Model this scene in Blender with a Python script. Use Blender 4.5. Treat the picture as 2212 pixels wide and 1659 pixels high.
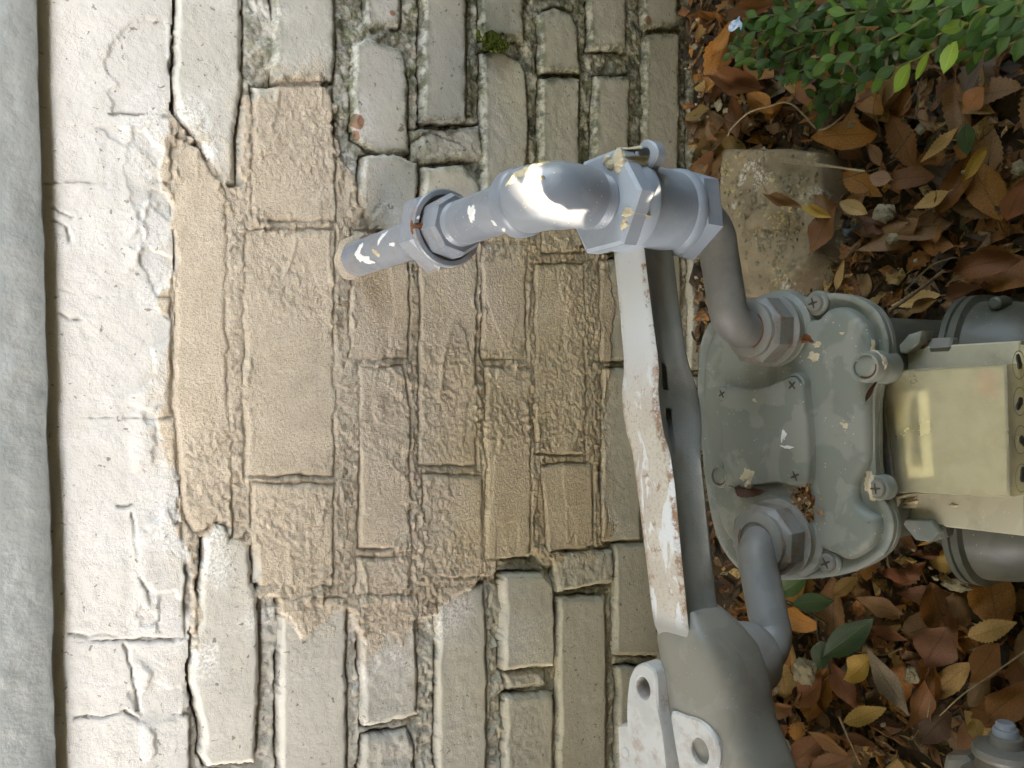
import bpy, bmesh, math, random
import numpy as np
from mathutils import Vector, Matrix, noise as mnoise
from mathutils.bvhtree import BVHTree

for o in list(bpy.data.objects):
    bpy.data.objects.remove(o)
SC = bpy.context.scene
COL = SC.collection
R = math.radians
random.seed(11)

# ------------------------------------------------------------------ camera, sky, sun, exposure
TH, RHO, FPX = R(35.6), R(1.4), 1737.0
CAM = np.array([0.0, -0.62, 0.706])
_R0 = np.array([0.0, -math.sin(TH), -math.cos(TH)])
_U0 = np.array([1.0, 0.0, 0.0])
FWD = np.array([0.0, math.cos(TH), -math.sin(TH)])
RGT = math.cos(RHO) * _R0 - math.sin(RHO) * _U0
UPV = math.cos(RHO) * _U0 + math.sin(RHO) * _R0
cd = bpy.data.cameras.new('camera')
cam = bpy.data.objects.new('camera', cd)
COL.objects.link(cam)
cd.sensor_fit = 'HORIZONTAL'
cd.sensor_width = 36.0
cd.lens = FPX / 2212.0 * 36.0
cd.clip_start = 0.01
cd.clip_end = 500.0
M = Matrix.Identity(4)
for i in range(3):
    M[i][0], M[i][1], M[i][2], M[i][3] = RGT[i], UPV[i], -FWD[i], CAM[i]
cam.matrix_world = M
SC.camera = cam

SUN_DIR = Vector((-0.50, -0.42, 0.76)).normalized()      # towards the sun
world = bpy.data.worlds.new('World')
SC.world = world
world.use_nodes = True
wn = world.node_tree
sky = wn.nodes.new('ShaderNodeTexSky')
sky.sky_type = 'NISHITA'
sky.sun_disc = False
sky.sun_elevation = math.asin(SUN_DIR.z)
sky.sun_rotation = math.atan2(SUN_DIR.x, SUN_DIR.y)
bg = wn.nodes['Background']
bg.inputs['Strength'].default_value = 0.15
wn.links.new(sky.outputs[0], bg.inputs[0])
sd = bpy.data.lights.new('sun', 'SUN')
sd.energy = 4.0
sd.angle = R(0.5)
sd.color = (0.97, 0.98, 1.0)
sun = bpy.data.objects.new('sun', sd)
COL.objects.link(sun)
sun.rotation_euler = SUN_DIR.to_track_quat('Z', 'Y').to_euler()
sun.location = SUN_DIR * 20
vs = SC.view_settings
vs.view_transform = 'Standard'
vs.look = 'None'
vs.gamma = 1.0
vs.use_curve_mapping = False
vs.exposure = 5.05
vs.use_white_balance = True
vs.white_balance_temperature = 10700
vs.white_balance_tint = 14
SC.cycles.max_bounces = 6
SC.cycles.diffuse_bounces = 4
SC.cycles.use_denoising = True

HEDGE_Y, HEDGE_H = -.74, 1.22        # added hedge behind the camera and crowns above, sized to shade the scene
CROWN_N, CROWN_R, CROWN2_N = 5000, 2.2, 9000


def ray(x, y):
    return FWD + RGT * ((x - 1106.0) / FPX) - UPV * ((y - 829.5) / FPX)


def onY(x, y, py=0.0):
    d = ray(x, y)
    return CAM + d * ((py - CAM[1]) / d[1])


def onZ(x, y, pz=0.0):
    d = ray(x, y)
    return CAM + d * ((pz - CAM[2]) / d[2])


# ------------------------------------------------------------------ helpers
WL = {}


def empty(name, loc, label, cat, group=None):
    o = bpy.data.objects.new(name, None)
    COL.objects.link(o)
    o.location = loc
    o.empty_display_size = 0.02
    o['label'] = label
    o['category'] = cat
    if group:
        o['group'] = group
    WL[o.name] = Vector(loc)
    return o


def tag(o, label, cat, group=None):
    o['label'] = label
    o['category'] = cat
    if group:
        o['group'] = group
    return o


def link(name, me, mat=None, parent=None, loc=None):
    """world-space mesh linked as one object under its parent"""
    o = bpy.data.objects.new(name, me)
    COL.objects.link(o)
    if mat is not None and not me.materials:
        me.materials.append(mat)
    if parent is not None:
        o.parent = parent
        b = WL[parent.name]
        if b.length > 0:
            me.transform(Matrix.Translation(-b))
        WL[o.name] = b.copy()
    else:
        WL[o.name] = Vector((0, 0, 0))
    return o


class MB:
    def __init__(s):
        s.v, s.f, s.smooth = [], [], []

    def add(s, vs_, fs_, smooth=True):
        b = len(s.v)
        s.v += [tuple(p) for p in vs_]
        s.f += [tuple(b + i for i in f) for f in fs_]
        s.smooth += [smooth] * len(fs_)

    def mesh(s, name, angle=None):
        me = bpy.data.meshes.new(name)
        me.from_pydata(s.v, [], s.f)
        me.update()
        bm = bmesh.new()
        bm.from_mesh(me)
        bmesh.ops.recalc_face_normals(bm, faces=bm.faces)
        bm.to_mesh(me)
        bm.free()
        me.polygons.foreach_set('use_smooth', s.smooth)
        if angle:
            me.set_sharp_from_angle(angle=R(angle))
        return me

    def build(s, name, mat, parent=None, angle=35):
        return link(name, s.mesh(name, angle), mat, parent)

    # rings of points joined into a skin
    def skin(s, rings, cap0=True, cap1=True, smooth=True):
        n = len(rings[0])
        vs_ = [p for r_ in rings for p in r_]
        fs_ = []
        for k in range(len(rings) - 1):
            for i in range(n):
                j = (i + 1) % n
                fs_.append((k * n + i, k * n + j, (k + 1) * n + j, (k + 1) * n + i))
        if cap0:
            fs_.append(tuple(range(n - 1, -1, -1)))
        if cap1:
            b = (len(rings) - 1) * n
            fs_.append(tuple(b + i for i in range(n)))
        s.add(vs_, fs_, smooth)

    def lathe(s, org, ax, levels, n=40, phase=0.0, ref=None, cap0=True, cap1=True, cs=None):
        org, ax = Vector(org), Vector(ax).normalized()
        ref = Vector(ref) if ref is not None else (Vector((0, 0, 1)) if abs(ax.z) < .9 else Vector((1, 0, 0)))
        u = (ref - ax * ref.dot(ax)).normalized()
        w = ax.cross(u)
        rings = []
        for t, r_ in levels:
            ring = []
            for i in range(n):
                a = phase + 2 * math.pi * i / n
                rr = r_ if cs is None else r_ * cs(a)
                ring.append(org + ax * t + (u * math.cos(a) + w * math.sin(a)) * rr)
            rings.append(ring)
        s.skin(rings, cap0, cap1)

    def tube(s, pts, rad, n=16, cap=True, sq=None):
        pts = [Vector(p) for p in pts]
        if not hasattr(rad, '__len__'):
            rad = [rad] * len(pts)
        t0 = (pts[1] - pts[0]).normalized()
        u = t0.orthogonal().normalized()
        rings = []
        for k, p in enumerate(pts):
            a = pts[max(k - 1, 0)]
            b = pts[min(k + 1, len(pts) - 1)]
            t = (b - a).normalized()
            u = (u - t * u.dot(t)).normalized()
            w = t.cross(u)
            rings.append([p + (u * math.cos(2 * math.pi * i / n) + w * math.sin(2 * math.pi * i / n)) * rad[k] for i in range(n)])
        s.skin(rings, cap, cap)

    def outline(s, pts, levels, frame=None):
        """closed 2-D outline stacked at (height, inset) levels; frame maps (x, y, h) to a point"""
        P = np.array(pts, float)
        area = 0.5 * np.sum(P[:, 0] * np.roll(P[:, 1], -1) - np.roll(P[:, 0], -1) * P[:, 1])
        if area < 0:
            P = P[::-1]
        d1 = P - np.roll(P, 1, 0)
        d2 = np.roll(P, -1, 0) - P
        d1 /= np.linalg.norm(d1, axis=1)[:, None] + 1e-12
        d2 /= np.linalg.norm(d2, axis=1)[:, None] + 1e-12
        n1 = np.stack([-d1[:, 1], d1[:, 0]], 1)
        n2 = np.stack([-d2[:, 1], d2[:, 0]], 1)
        nn = n1 + n2
        nn /= np.maximum(0.35, (nn * n1).sum(1))[:, None]
        fr = frame or (lambda x, y, h: (x, y, h))
        s.skin([[Vector(fr(p[0], p[1], h)) for p in (P + nn * ins)] for h, ins in levels])

    def plate_hole(s, pts, hole_c, hole_r, z0, z1, bev=0.0012, n=48):
        """star-shaped plate with a round hole, flat faces up and down"""
        cx, cy = hole_c
        P = [Vector((p[0], p[1])) for p in pts]
        outer = []
        for i in range(n):
            a = 2 * math.pi * i / n
            d = Vector((math.cos(a), math.sin(a)))
            best = 0.0
            for k in range(len(P)):
                p, q = P[k] - Vector(hole_c), P[(k + 1) % len(P)] - Vector(hole_c)
                e = q - p
                den = d.x * e.y - d.y * e.x
                if abs(den) < 1e-12:
                    continue
                t = (p.x * e.y - p.y * e.x) / den
                u_ = (p.x * d.y - p.y * d.x) / den
                if t > 0 and -1e-6 <= u_ <= 1 + 1e-6:
                    best = max(best, t)
            outer.append((d, best))
        hr = hole_r if hasattr(hole_r, '__len__') else (hole_r, hole_r)

        def ring(fr, z):
            return [Vector((cx + d.x * fr(d, b), cy + d.y * fr(d, b), z)) for d, b in outer]
        hf = lambda d, b: 1 / math.sqrt((d.x / hr[0]) ** 2 + (d.y / hr[1]) ** 2)
        rings = [ring(lambda d, b: hf(d, b), z0), ring(lambda d, b: b, z0), ring(lambda d, b: b, z1 - bev),
                 ring(lambda d, b: b - bev, z1), ring(lambda d, b: hf(d, b) + .0006, z1), ring(lambda d, b: hf(d, b), z1 - .0006),
                 ring(lambda d, b: hf(d, b), z0)]
        s.skin(rings, False, False)


def smooth_closed(pts, m=6):
    P = np.array(pts, float)
    n = len(P)
    out = []
    for i in range(n):
        p0, p1, p2, p3 = P[i - 1], P[i], P[(i + 1) % n], P[(i + 2) % n]
        for k in range(m):
            t = k / m
            out.append(0.5 * ((2 * p1) + (-p0 + p2) * t + (2 * p0 - 5 * p1 + 4 * p2 - p3) * t * t + (-p0 + 3 * p1 - 3 * p2 + p3) * t ** 3))
    return out


def smooth_open(pts, m=6):
    P = [np.array(p, float) for p in pts]
    P = [2 * P[0] - P[1]] + P + [2 * P[-1] - P[-2]]
    out = []
    for i in range(1, len(P) - 2):
        p0, p1, p2, p3 = P[i - 1], P[i], P[i + 1], P[i + 2]
        for k in range(m):
            t = k / m
            out.append(0.5 * ((2 * p1) + (-p0 + p2) * t + (2 * p0 - 5 * p1 + 4 * p2 - p3) * t * t + (-p0 + 3 * p1 - 3 * p2 + p3) * t ** 3))
    out.append(P[-2])
    return out


def rounded_rect(x0, x1, y0, y1, r_, n=6):
    pts = []
    for cx, cy, a0 in ((x1 - r_, y1 - r_, 0), (x0 + r_, y1 - r_, 90), (x0 + r_, y0 + r_, 180), (x1 - r_, y0 + r_, 270)):
        for k in range(n + 1):
            a = R(a0 + 90 * k / n)
            pts.append((cx + r_ * math.cos(a), cy + r_ * math.sin(a)))
    return pts


# ------------------------------------------------------------------ materials
class NT:
    def __init__(s, name):
        s.m = bpy.data.materials.new(name)
        s.m.use_nodes = True
        s.t = s.m.node_tree
        s.n, s.l = s.t.nodes, s.t.links
        s.b = s.n['Principled BSDF']
        s.out = s.n['Material Output']
        s.tc = s.n.new('ShaderNodeTexCoord')
        s.geo = s.n.new('ShaderNodeNewGeometry')
        s.pos = s.geo.outputs['Position']

    def put(s, sock, v):
        if v is None:
            return
        if isinstance(v, bpy.types.NodeSocket):
            s.l.new(v, sock)
        else:
            try:
                sock.default_value = v
            except Exception:
                sock.default_value = (v[0], v[1], v[2], 1.0)

    def noise(s, scale, detail=4.0, rough=0.55, vec=None, dist=0.0, color=False):
        n = s.n.new('ShaderNodeTexNoise')
        n.inputs['Scale'].default_value = scale
        n.inputs['Detail'].default_value = detail
        n.inputs['Roughness'].default_value = rough
        n.inputs['Distortion'].default_value = dist
        s.l.new(vec if vec is not None else s.pos, n.inputs['Vector'])
        return n.outputs['Color' if color else 'Fac']

    def voro(s, scale, vec=None, feature='F1', out='Distance', rand=1.0):
        n = s.n.new('ShaderNodeTexVoronoi')
        n.feature = feature
        n.inputs['Scale'].default_value = scale
        n.inputs['Randomness'].default_value = rand
        s.l.new(vec if vec is not None else s.pos, n.inputs['Vector'])
        return n.outputs[out]

    def ramp(s, v, a, b, lo=0.0, hi=1.0):
        n = s.n.new('ShaderNodeMapRange')
        n.interpolation_type = 'SMOOTHSTEP'
        s.put(n.inputs[0], v)
        n.inputs[1].default_value, n.inputs[2].default_value = a, b
        n.inputs[3].default_value, n.inputs[4].default_value = lo, hi
        return n.outputs[0]

    def math(s, op, a, b=None, c=None):
        n = s.n.new('ShaderNodeMath')
        n.operation = op
        s.put(n.inputs[0], a)
        s.put(n.inputs[1], b)
        s.put(n.inputs[2], c)
        return n.outputs[0]

    def mix(s, f, a, b, blend='MIX'):
        n = s.n.new('ShaderNodeMix')
        n.data_type = 'RGBA'
        n.blend_type = blend
        s.put(n.inputs[0], f)
        for k, v in ((6, a), (7, b)):
            if isinstance(v, bpy.types.NodeSocket):
                s.l.new(v, n.inputs[k])
            else:
                n.inputs[k].default_value = (v[0], v[1], v[2], 1.0)
        return n.outputs[2]

    def attr(s, name):
        n = s.n.new('ShaderNodeAttribute')
        n.attribute_name = name
        sep = s.n.new('ShaderNodeSeparateColor')
        s.l.new(n.outputs['Color'], sep.inputs[0])
        return sep.outputs[0], sep.outputs[1], sep.outputs[2], n.outputs['Alpha']

    def mapped(s, scale, src=None):
        n = s.n.new('ShaderNodeMapping')
        n.inputs['Scale'].default_value = scale
        s.l.new(src if src is not None else s.pos, n.inputs['Vector'])
        return n.outputs[0]

    def bump(s, h, strength, dist, prev=None):
        n = s.n.new('ShaderNodeBump')
        n.inputs['Distance'].default_value = dist
        s.put(n.inputs['Strength'], strength)
        s.put(n.inputs['Height'], h)
        if prev is not None:
            s.l.new(prev, n.inputs['Normal'])
        return n.outputs[0]

    def done(s, col=None, rough=0.6, normal=None, metal=None, spec=None):
        s.put(s.b.inputs['Base Color'], col)
        s.put(s.b.inputs['Roughness'], rough)
        if normal is not None:
            s.l.new(normal, s.b.inputs['Normal'])
        if metal is not None:
            s.put(s.b.inputs['Metallic'], metal)
        if spec is not None:
            s.put(s.b.inputs['Specular IOR Level'], spec)
        return s.m


def mat_wall():
    t = NT('painted_brick_and_mortar')
    parge, cav, moss, rough = t.attr('wm')
    n1 = t.noise(9, 4)
    n2 = t.noise(60, 5)
    n3 = t.noise(420, 4, 0.7)
    sand = t.noise(1050, 4, 0.75)
    paint = t.mix(t.ramp(n1, .35, .68), (.50, .475, .42), (.44, .42, .365))
    paint = t.mix(t.ramp(n2, .55, .75, 0, .35), paint, (.60, .57, .52))
    # rough painted mortar collects a little grime
    paint = t.mix(t.math('MULTIPLY', t.ramp(n3, .4, .6), t.math('MULTIPLY', rough, .42)), paint, (.30, .265, .205))
    prg = t.mix(t.ramp(n2, .35, .65), (.49, .393, .303), (.572, .472, .372))
    prg = t.mix(t.ramp(n3, .36, .62, .0, .45), prg, (.68, .57, .42))
    prg = t.mix(t.ramp(sand, .53, .68, 0, .75), prg, (.25, .185, .115))
    prg = t.mix(t.ramp(sand, .46, .33, 0, .5), prg, (.74, .64, .50))
    col = t.mix(parge, paint, prg)
    wh, topc = t.attr('wh')[:2]
    paint = col
    col = t.mix(t.math('MULTIPLY', t.math('MULTIPLY', wh, t.ramp(n3, .42, .58)), t.math('SUBTRACT', 1.0, parge)), col, (.78, .77, .74))
    col = t.mix(t.math('MULTIPLY', t.math('MULTIPLY', topc, t.ramp(n2, .3, .7, .45, .75)), t.math('SUBTRACT', 1.0, parge)), col, (.52, .497, .468))
    # warm bounce light near the ground, painted in as a ragged yellow tint
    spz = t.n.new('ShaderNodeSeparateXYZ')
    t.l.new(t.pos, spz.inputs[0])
    bounce_z = t.math('ADD', spz.outputs[2], t.math('MULTIPLY', t.math('SUBTRACT', n1, .5), .45))
    col = t.mix(t.math('MULTIPLY', t.ramp(bounce_z, .40, .22), t.ramp(n3, .3, .6, .45, 1.0)), col, t.mix(1.0, col, (1.02, .99, .80), 'MULTIPLY'))
    # paint knocked off down to red brick
    for cx, cz, rr in CHIPS:
        vd = t.n.new('ShaderNodeVectorMath')
        vd.operation = 'DISTANCE'
        t.l.new(t.pos, vd.inputs[0])
        vd.inputs[1].default_value = (cx, 0, cz)
        dd = t.math('SUBTRACT', vd.outputs['Value'], t.math('MULTIPLY', t.math('SUBTRACT', n2, .5), rr * 1.6))
        col = t.mix(t.ramp(dd, rr, rr * .8, 0, .9), col, t.mix(n3, (.26, .09, .045), (.34, .15, .09)))
    # specks of dirt
    sp = t.noise(210, 2, .5, t.mapped((1, 1, 1)), 0.6)
    col = t.mix(t.math('MULTIPLY', t.ramp(sp, .66, .72), t.math('SUBTRACT', .75, t.math('MULTIPLY', parge, .6))), col, (.13, .10, .07))
    # moss and black algae
    mn = t.noise(95, 6, .7)
    mm = t.math('MULTIPLY', moss, t.ramp(mn, .38, .6))
    col = t.mix(t.math('MULTIPLY', mm, .88), col, t.mix(t.ramp(n2, .4, .6), (.045, .05, .022), (.10, .11, .04)))
    # dirt sitting in the cracks
    col = t.mix(t.math('MULTIPLY', cav, t.ramp(n3, .25, .55, .55, 1.0)), col, (.055, .04, .025))
    h = t.math('ADD', t.math('MULTIPLY', n3, t.math('ADD', .35, t.math('MULTIPLY', parge, .8))), t.math('MULTIPLY', sand, t.math('MULTIPLY', parge, .5)))
    b1 = t.bump(h, .95, .0018)
    brush = t.noise(1, 4, .6, t.mapped((700, 700, 110)))
    b2 = t.bump(brush, t.math('SUBTRACT', .22, t.math('MULTIPLY', parge, .12)), .0007, b1)
    pits = t.ramp(t.voro(260), .0, .22)
    b3 = t.bump(pits, t.math('SUBTRACT', .28, t.math('MULTIPLY', parge, .2)), .0006, b2)
    rg = t.math('ADD', .38, t.math('MULTIPLY', t.math('MAXIMUM', parge, t.math('MAXIMUM', rough, cav)), .55))
    return t.done(col, rg, b3, spec=.35)


def mat_board():
    t = NT('grey_siding_paint')
    n1, n2, n3 = t.noise(14, 4), t.noise(105, 3, .5), t.noise(400, 3, .5)
    col = t.mix(t.ramp(n1, .35, .65), (.165, .172, .160), (.195, .20, .185))
    col = t.mix(t.ramp(n2, .60, .78, 0, .2), col, (.28, .28, .26))
    col = t.mix(t.ramp(t.noise(70, 3), .66, .74, 0, .6), col, (.17, .14, .10))
    h = t.math('ADD', n2, t.math('MULTIPLY', n3, .35))
    return t.done(col, .45, t.bump(h, .55, .0018))


def mat_paint(name, c1, c2, speck=.5, rust=0.0, rough=.42, grain=.25, spec=.5, edge=True, dirt=.3):
    t = NT(name)
    n1, n2 = t.noise(38, 3, .5, dist=.4), t.noise(900, 3)
    col = t.mix(t.ramp(n1, .47, .53), c1, c2)
    dn = t.noise(25, 5, .65)
    col = t.mix(t.ramp(dn, .52, .72, 0, dirt), col, (.17, .135, .09))
    if speck:
        v = t.voro(330)
        sel = t.ramp(t.noise(60, 2), .51, .58)
        col = t.mix(t.math('MULTIPLY', t.ramp(v, .16, .11), t.math('MULTIPLY', sel, speck)), col, (.72, .66, .52))
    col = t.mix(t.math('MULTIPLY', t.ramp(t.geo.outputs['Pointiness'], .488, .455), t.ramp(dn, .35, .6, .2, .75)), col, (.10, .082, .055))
    metalr = rough
    if rust:
        rn = t.noise(85, 7, .72)
        r2 = t.noise(700, 3, .7)
        sepn = t.n.new('ShaderNodeSeparateXYZ')
        t.l.new(t.geo.outputs['Normal'], sepn.inputs[0])
        f = t.math('MULTIPLY', t.ramp(rn, .58, .70), t.ramp(r2, .36, .58))
        f = t.math('MULTIPLY', f, rust)
        if edge:
            pt = t.ramp(t.geo.outputs['Pointiness'], .53, .58)
            f = t.math('MAXIMUM', f, t.math('MULTIPLY', t.math('MULTIPLY', pt, t.ramp(rn, .5, .62)), min(1, rust * 2)))
        col = t.mix(f, col, t.mix(t.ramp(r2, .4, .6), (.17, .055, .02), (.30, .13, .055)))
        metalr = t.math('ADD', rough, t.math('MULTIPLY', f, .4))
    b = t.bump(t.math('ADD', t.math('MULTIPLY', n2, .3), t.noise(160, 3)), grain, .0006)
    return t.done(col, metalr, b, spec=spec)


def mat_bar_top():
    """chalky paint worn to primer and rust freckles, on the bar that takes the weather; its top paled as if sunlit"""
    t = NT('weathered_bar_paint')
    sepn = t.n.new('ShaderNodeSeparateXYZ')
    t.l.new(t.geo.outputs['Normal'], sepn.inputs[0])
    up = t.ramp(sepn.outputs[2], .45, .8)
    sp = t.n.new('ShaderNodeSeparateXYZ')
    t.l.new(t.pos, sp.inputs[0])
    far = t.ramp(sp.outputs[0], .035, -.03)           # bare and rusty on the far half, sound paint by the hub, lightened as if sunlit
    end = t.ramp(sp.outputs[0], -.135, -.15)
    n1, n2, n3 = t.noise(45, 5, .6), t.noise(420, 5, .75), t.noise(130, 5, .7)
    base = t.mix(t.ramp(t.noise(38, 3, dist=.4), .45, .55), (.19, .20, .182), (.22, .227, .207))
    base = t.mix(t.ramp(t.noise(60, 4, .6, t.mapped((.3, 1, 1))), .48, .7, 0, .55), base, (.15, .118, .08))
    worn = t.mix(t.ramp(n1, .4, .6), (.47, .435, .365), (.42, .375, .315))
    worn = t.mix(t.ramp(n2, .50, .62, 0, .6), worn, (.34, .235, .16))
    worn = t.mix(t.ramp(n3, .595, .67, 0, .75), worn, (.25, .11, .06))
    white = t.ramp(t.noise(52, 4, .6, t.mapped((.5, 1.3, 1.3)), .8), .54, .58)
    worn = t.mix(white, worn, (.57, .585, .58))
    sound = t.mix(t.ramp(n3, .63, .69, 0, .6), (.48, .50, .495), (.30, .13, .07))
    ed = t.attr('wm')[0]
    er = t.math('MULTIPLY', t.ramp(ed, .35, .95), t.math('MULTIPLY', t.ramp(n3, .40, .56), t.ramp(n2, .40, .55)))
    worn = t.mix(er, worn, t.mix(t.ramp(n2, .4, .6), (.17, .075, .035), (.30, .16, .09)))
    sound = t.mix(t.math('MULTIPLY', er, t.ramp(n3, .52, .60)), sound, (.26, .11, .05))
    sound = t.mix(end, sound, (.25, .245, .22))
    top = t.mix(t.math('MULTIPLY', far, t.math('SUBTRACT', 1.0, end)), sound, worn)
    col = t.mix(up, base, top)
    b = t.bump(t.math("ADD", n2, t.noise(1300, 2)), t.math('ADD', .12, t.math('MULTIPLY', far, .35)), .0006)
    return t.done(col, .48, b)


def mat_simple(name, c, c2=None, scale=120, rough=.7, bump=.3, dist=.001, spec=.4):
    t = NT(name)
    n = t.noise(scale, 5, .65)
    col = t.mix(t.ramp(n, .35, .65), c, c2 or c)
    return t.done(col, rough, t.bump(t.noise(scale * 3, 4, .7), bump, dist), spec=spec)


def mat_leaf(name, dry=True, rough=.45, transl=.18):
    t = NT(name)
    oi = t.n.new('ShaderNodeObjectInfo')
    uv = t.n.new('ShaderNodeSeparateXYZ')
    t.l.new(t.tc.outputs['UV'], uv.inputs[0])
    obj = t.n.new('ShaderNodeVectorMath')
    obj.operation = 'ADD'
    t.l.new(t.tc.outputs['Object'], obj.inputs[0])
    rnd = t.math('MULTIPLY', oi.outputs['Random'], 7.0)
    t.l.new(rnd, obj.inputs[1])
    n1 = t.noise(70, 5, .65, obj.outputs[0])
    n2 = t.noise(330, 4, .7, obj.outputs[0])
    base = oi.outputs['Color']
    if dry:
        col = t.mix(t.ramp(n1, .38, .66, 0, .65), base, t.mix(1.0, base, (.48, .36, .30), 'MULTIPLY'))
        col = t.mix(t.ramp(n1, .52, .30, 0, .45), col, t.mix(1.0, base, (1.5, 1.55, 1.3), 'MULTIPLY'))
        col = t.mix(t.ramp(n2, .62, .70, 0, .75), col, (.035, .018, .009))
    else:
        col = t.mix(t.ramp(n1, .35, .65, 0, .5), base, t.mix(1.0, base, (.55, .62, .6), 'MULTIPLY'))
    v = t.math('ABSOLUTE', t.math('SUBTRACT', uv.outputs[1], .5))
    mid = t.ramp(v, .035, .015)
    # side veins slant forward from the midrib
    ph = t.math('SUBTRACT', t.math('MULTIPLY', uv.outputs[0], 9.0), t.math('MULTIPLY', v, 5.0))
    saw = t.math('ABSOLUTE', t.math('SUBTRACT', t.math('FRACT', ph), .5))
    vein = t.ramp(saw, .07, .02)
    vm = t.math('MAXIMUM', mid, t.math('MULTIPLY', vein, .35))
    col = t.mix(t.math('MULTIPLY', vm, .5), col, t.mix(1.0, base, (.55, .45, .4) if dry else (1.9, 1.7, 1.6), 'MULTIPLY'))
    bmp = t.bump(t.math('ADD', t.math('MULTIPLY', vm, .8), n2), .45, .0005)
    m = t.done(col, rough, bmp, spec=.45)
    tr = t.n.new('ShaderNodeBsdfTranslucent')
    t.l.new(col, tr.inputs[0])
    mx = t.n.new('ShaderNodeMixShader')
    mx.inputs[0].default_value = transl
    t.l.new(t.b.outputs[0], mx.inputs[1])
    t.l.new(tr.outputs[0], mx.inputs[2])
    t.l.new(mx.outputs[0], t.out.inputs[0])
    return m


def mat_litter():
    t = NT('leaf_litter_bits')
    n = t.n.new('ShaderNodeAttribute')
    n.attribute_name = 'tint'
    nn = t.noise(300, 4, .7)
    col = t.mix(t.ramp(nn, .4, .65, 0, .6), n.outputs['Color'], (.025, .014, .008))
    return t.done(col, .75, t.bump(nn, .5, .001))


def mat_ground():
    t = NT('dark_leaf_mould')
    sp = t.n.new('ShaderNodeSeparateXYZ')
    t.l.new(t.pos, sp.inputs[0])
    n1, n2 = t.noise(40, 5, .7), t.noise(300, 5, .75)
    col = t.mix(t.ramp(n1, .35, .65), (.075, .048, .028), (.13, .085, .05))
    col = t.mix(t.ramp(n2, .58, .7, 0, .6), col, (.15, .10, .055))
    lawn = t.ramp(sp.outputs[1], -2.2, -3.2)
    grass = t.mix(t.ramp(t.noise(3, 5), .4, .6), (.045, .075, .02), (.075, .10, .03))
    col = t.mix(lawn, col, grass)
    return t.done(col, .9, t.bump(n2, .8, .003), spec=.2)


def mat_cover():
    """yellowed, dusty, translucent polycarbonate"""
    t = NT('clouded_polycarbonate')
    n1, n2 = t.noise(60, 5, .6), t.noise(700, 3, .6)
    col = t.mix(t.ramp(n1, .35, .65), (.72, .68, .52), (.78, .73, .56))
    dif = t.n.new('ShaderNodeBsdfPrincipled')
    t.put(dif.inputs['Base Color'], col)
    dif.inputs['Roughness'].default_value = .38
    tr = t.n.new('ShaderNodeBsdfTransparent')
    tr.inputs[0].default_value = (.97, .93, .78, 1)
    trl = t.n.new('ShaderNodeBsdfTranslucent')
    t.put(trl.inputs[0], col)
    m1 = t.n.new('ShaderNodeMixShader')
    m1.inputs[0].default_value = .35
    t.l.new(dif.outputs[0], m1.inputs[1])
    t.l.new(trl.outputs[0], m1.inputs[2])
    m2 = t.n.new('ShaderNodeMixShader')
    t.put(m2.inputs[0], t.ramp(n1, .3, .7, .69, .65))
    t.l.new(m1.outputs[0], m2.inputs[1])
    t.l.new(tr.outputs[0], m2.inputs[2])
    bp = t.bump(n2, .15, .0005)
    t.l.new(bp, dif.inputs['Normal'])
    t.l.new(m2.outputs[0], t.out.inputs[0])
    return t.m


def mat_flat(name, c, rough=.6):
    t = NT(name)
    n = t.noise(200, 3)
    return t.done(t.mix(t.ramp(n, .3, .7, 0, .25), c, tuple(x * .8 for x in c)), rough)


CHIPS = [(*[onY(772, 262)[i] for i in (0, 2)], .0075), (*[onY(764, 292)[i] for i in (0, 2)], .006), (*[onY(1400, 44)[i] for i in (0, 2)], .005), (*[onY(848, 28)[i] for i in (0, 2)], .003)]
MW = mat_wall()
MBOARD = mat_board()
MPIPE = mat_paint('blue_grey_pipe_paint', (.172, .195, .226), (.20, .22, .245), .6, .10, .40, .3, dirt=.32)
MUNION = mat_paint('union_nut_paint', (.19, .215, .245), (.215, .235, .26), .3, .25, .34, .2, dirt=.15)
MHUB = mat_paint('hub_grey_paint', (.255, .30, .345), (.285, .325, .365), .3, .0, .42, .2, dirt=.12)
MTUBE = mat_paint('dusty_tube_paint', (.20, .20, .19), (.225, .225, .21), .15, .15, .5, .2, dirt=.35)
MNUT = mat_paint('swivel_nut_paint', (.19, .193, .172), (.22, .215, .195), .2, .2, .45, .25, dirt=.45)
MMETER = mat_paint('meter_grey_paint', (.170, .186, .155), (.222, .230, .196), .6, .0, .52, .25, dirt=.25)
MCASE = mat_paint('shaded_meter_paint', (.070, .076, .057), (.085, .088, .068), .3, .0, .45, .2, dirt=.25)  # lid paint darkened to hold the shade low on the meter
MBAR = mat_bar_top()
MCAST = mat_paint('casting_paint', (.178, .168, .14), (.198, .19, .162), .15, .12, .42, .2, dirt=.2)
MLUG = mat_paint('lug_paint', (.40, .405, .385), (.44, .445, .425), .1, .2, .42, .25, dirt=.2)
MSPLAT = mat_simple('dried_mortar', (.62, .53, .38), (.55, .45, .30), 200, .9, .7, .0015, .2)
MPALE = mat_simple('pale_mortar_lump', (.36, .31, .21), (.28, .24, .155), 160, .95, .8, .002, .2)
MWHITE = mat_simple('white_paint_drip', (.74, .73, .70), (.68, .67, .64), 150, .5, .2)
MRUST = mat_simple('rust_scab', (.20, .075, .03), (.12, .05, .025), 200, .9, .7, .001, .2)
MDRY = mat_leaf('dry_leaf', True, .5, .12)
MGREEN = mat_leaf('green_leaf', False, .27, .25)
MLIT = mat_litter()
MGND = mat_ground()
MCOVER = mat_cover()
MTWIG = mat_simple('dry_twig', (.24, .17, .095), (.14, .095, .055), 250, .8, .5, .0006, .2)
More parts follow.
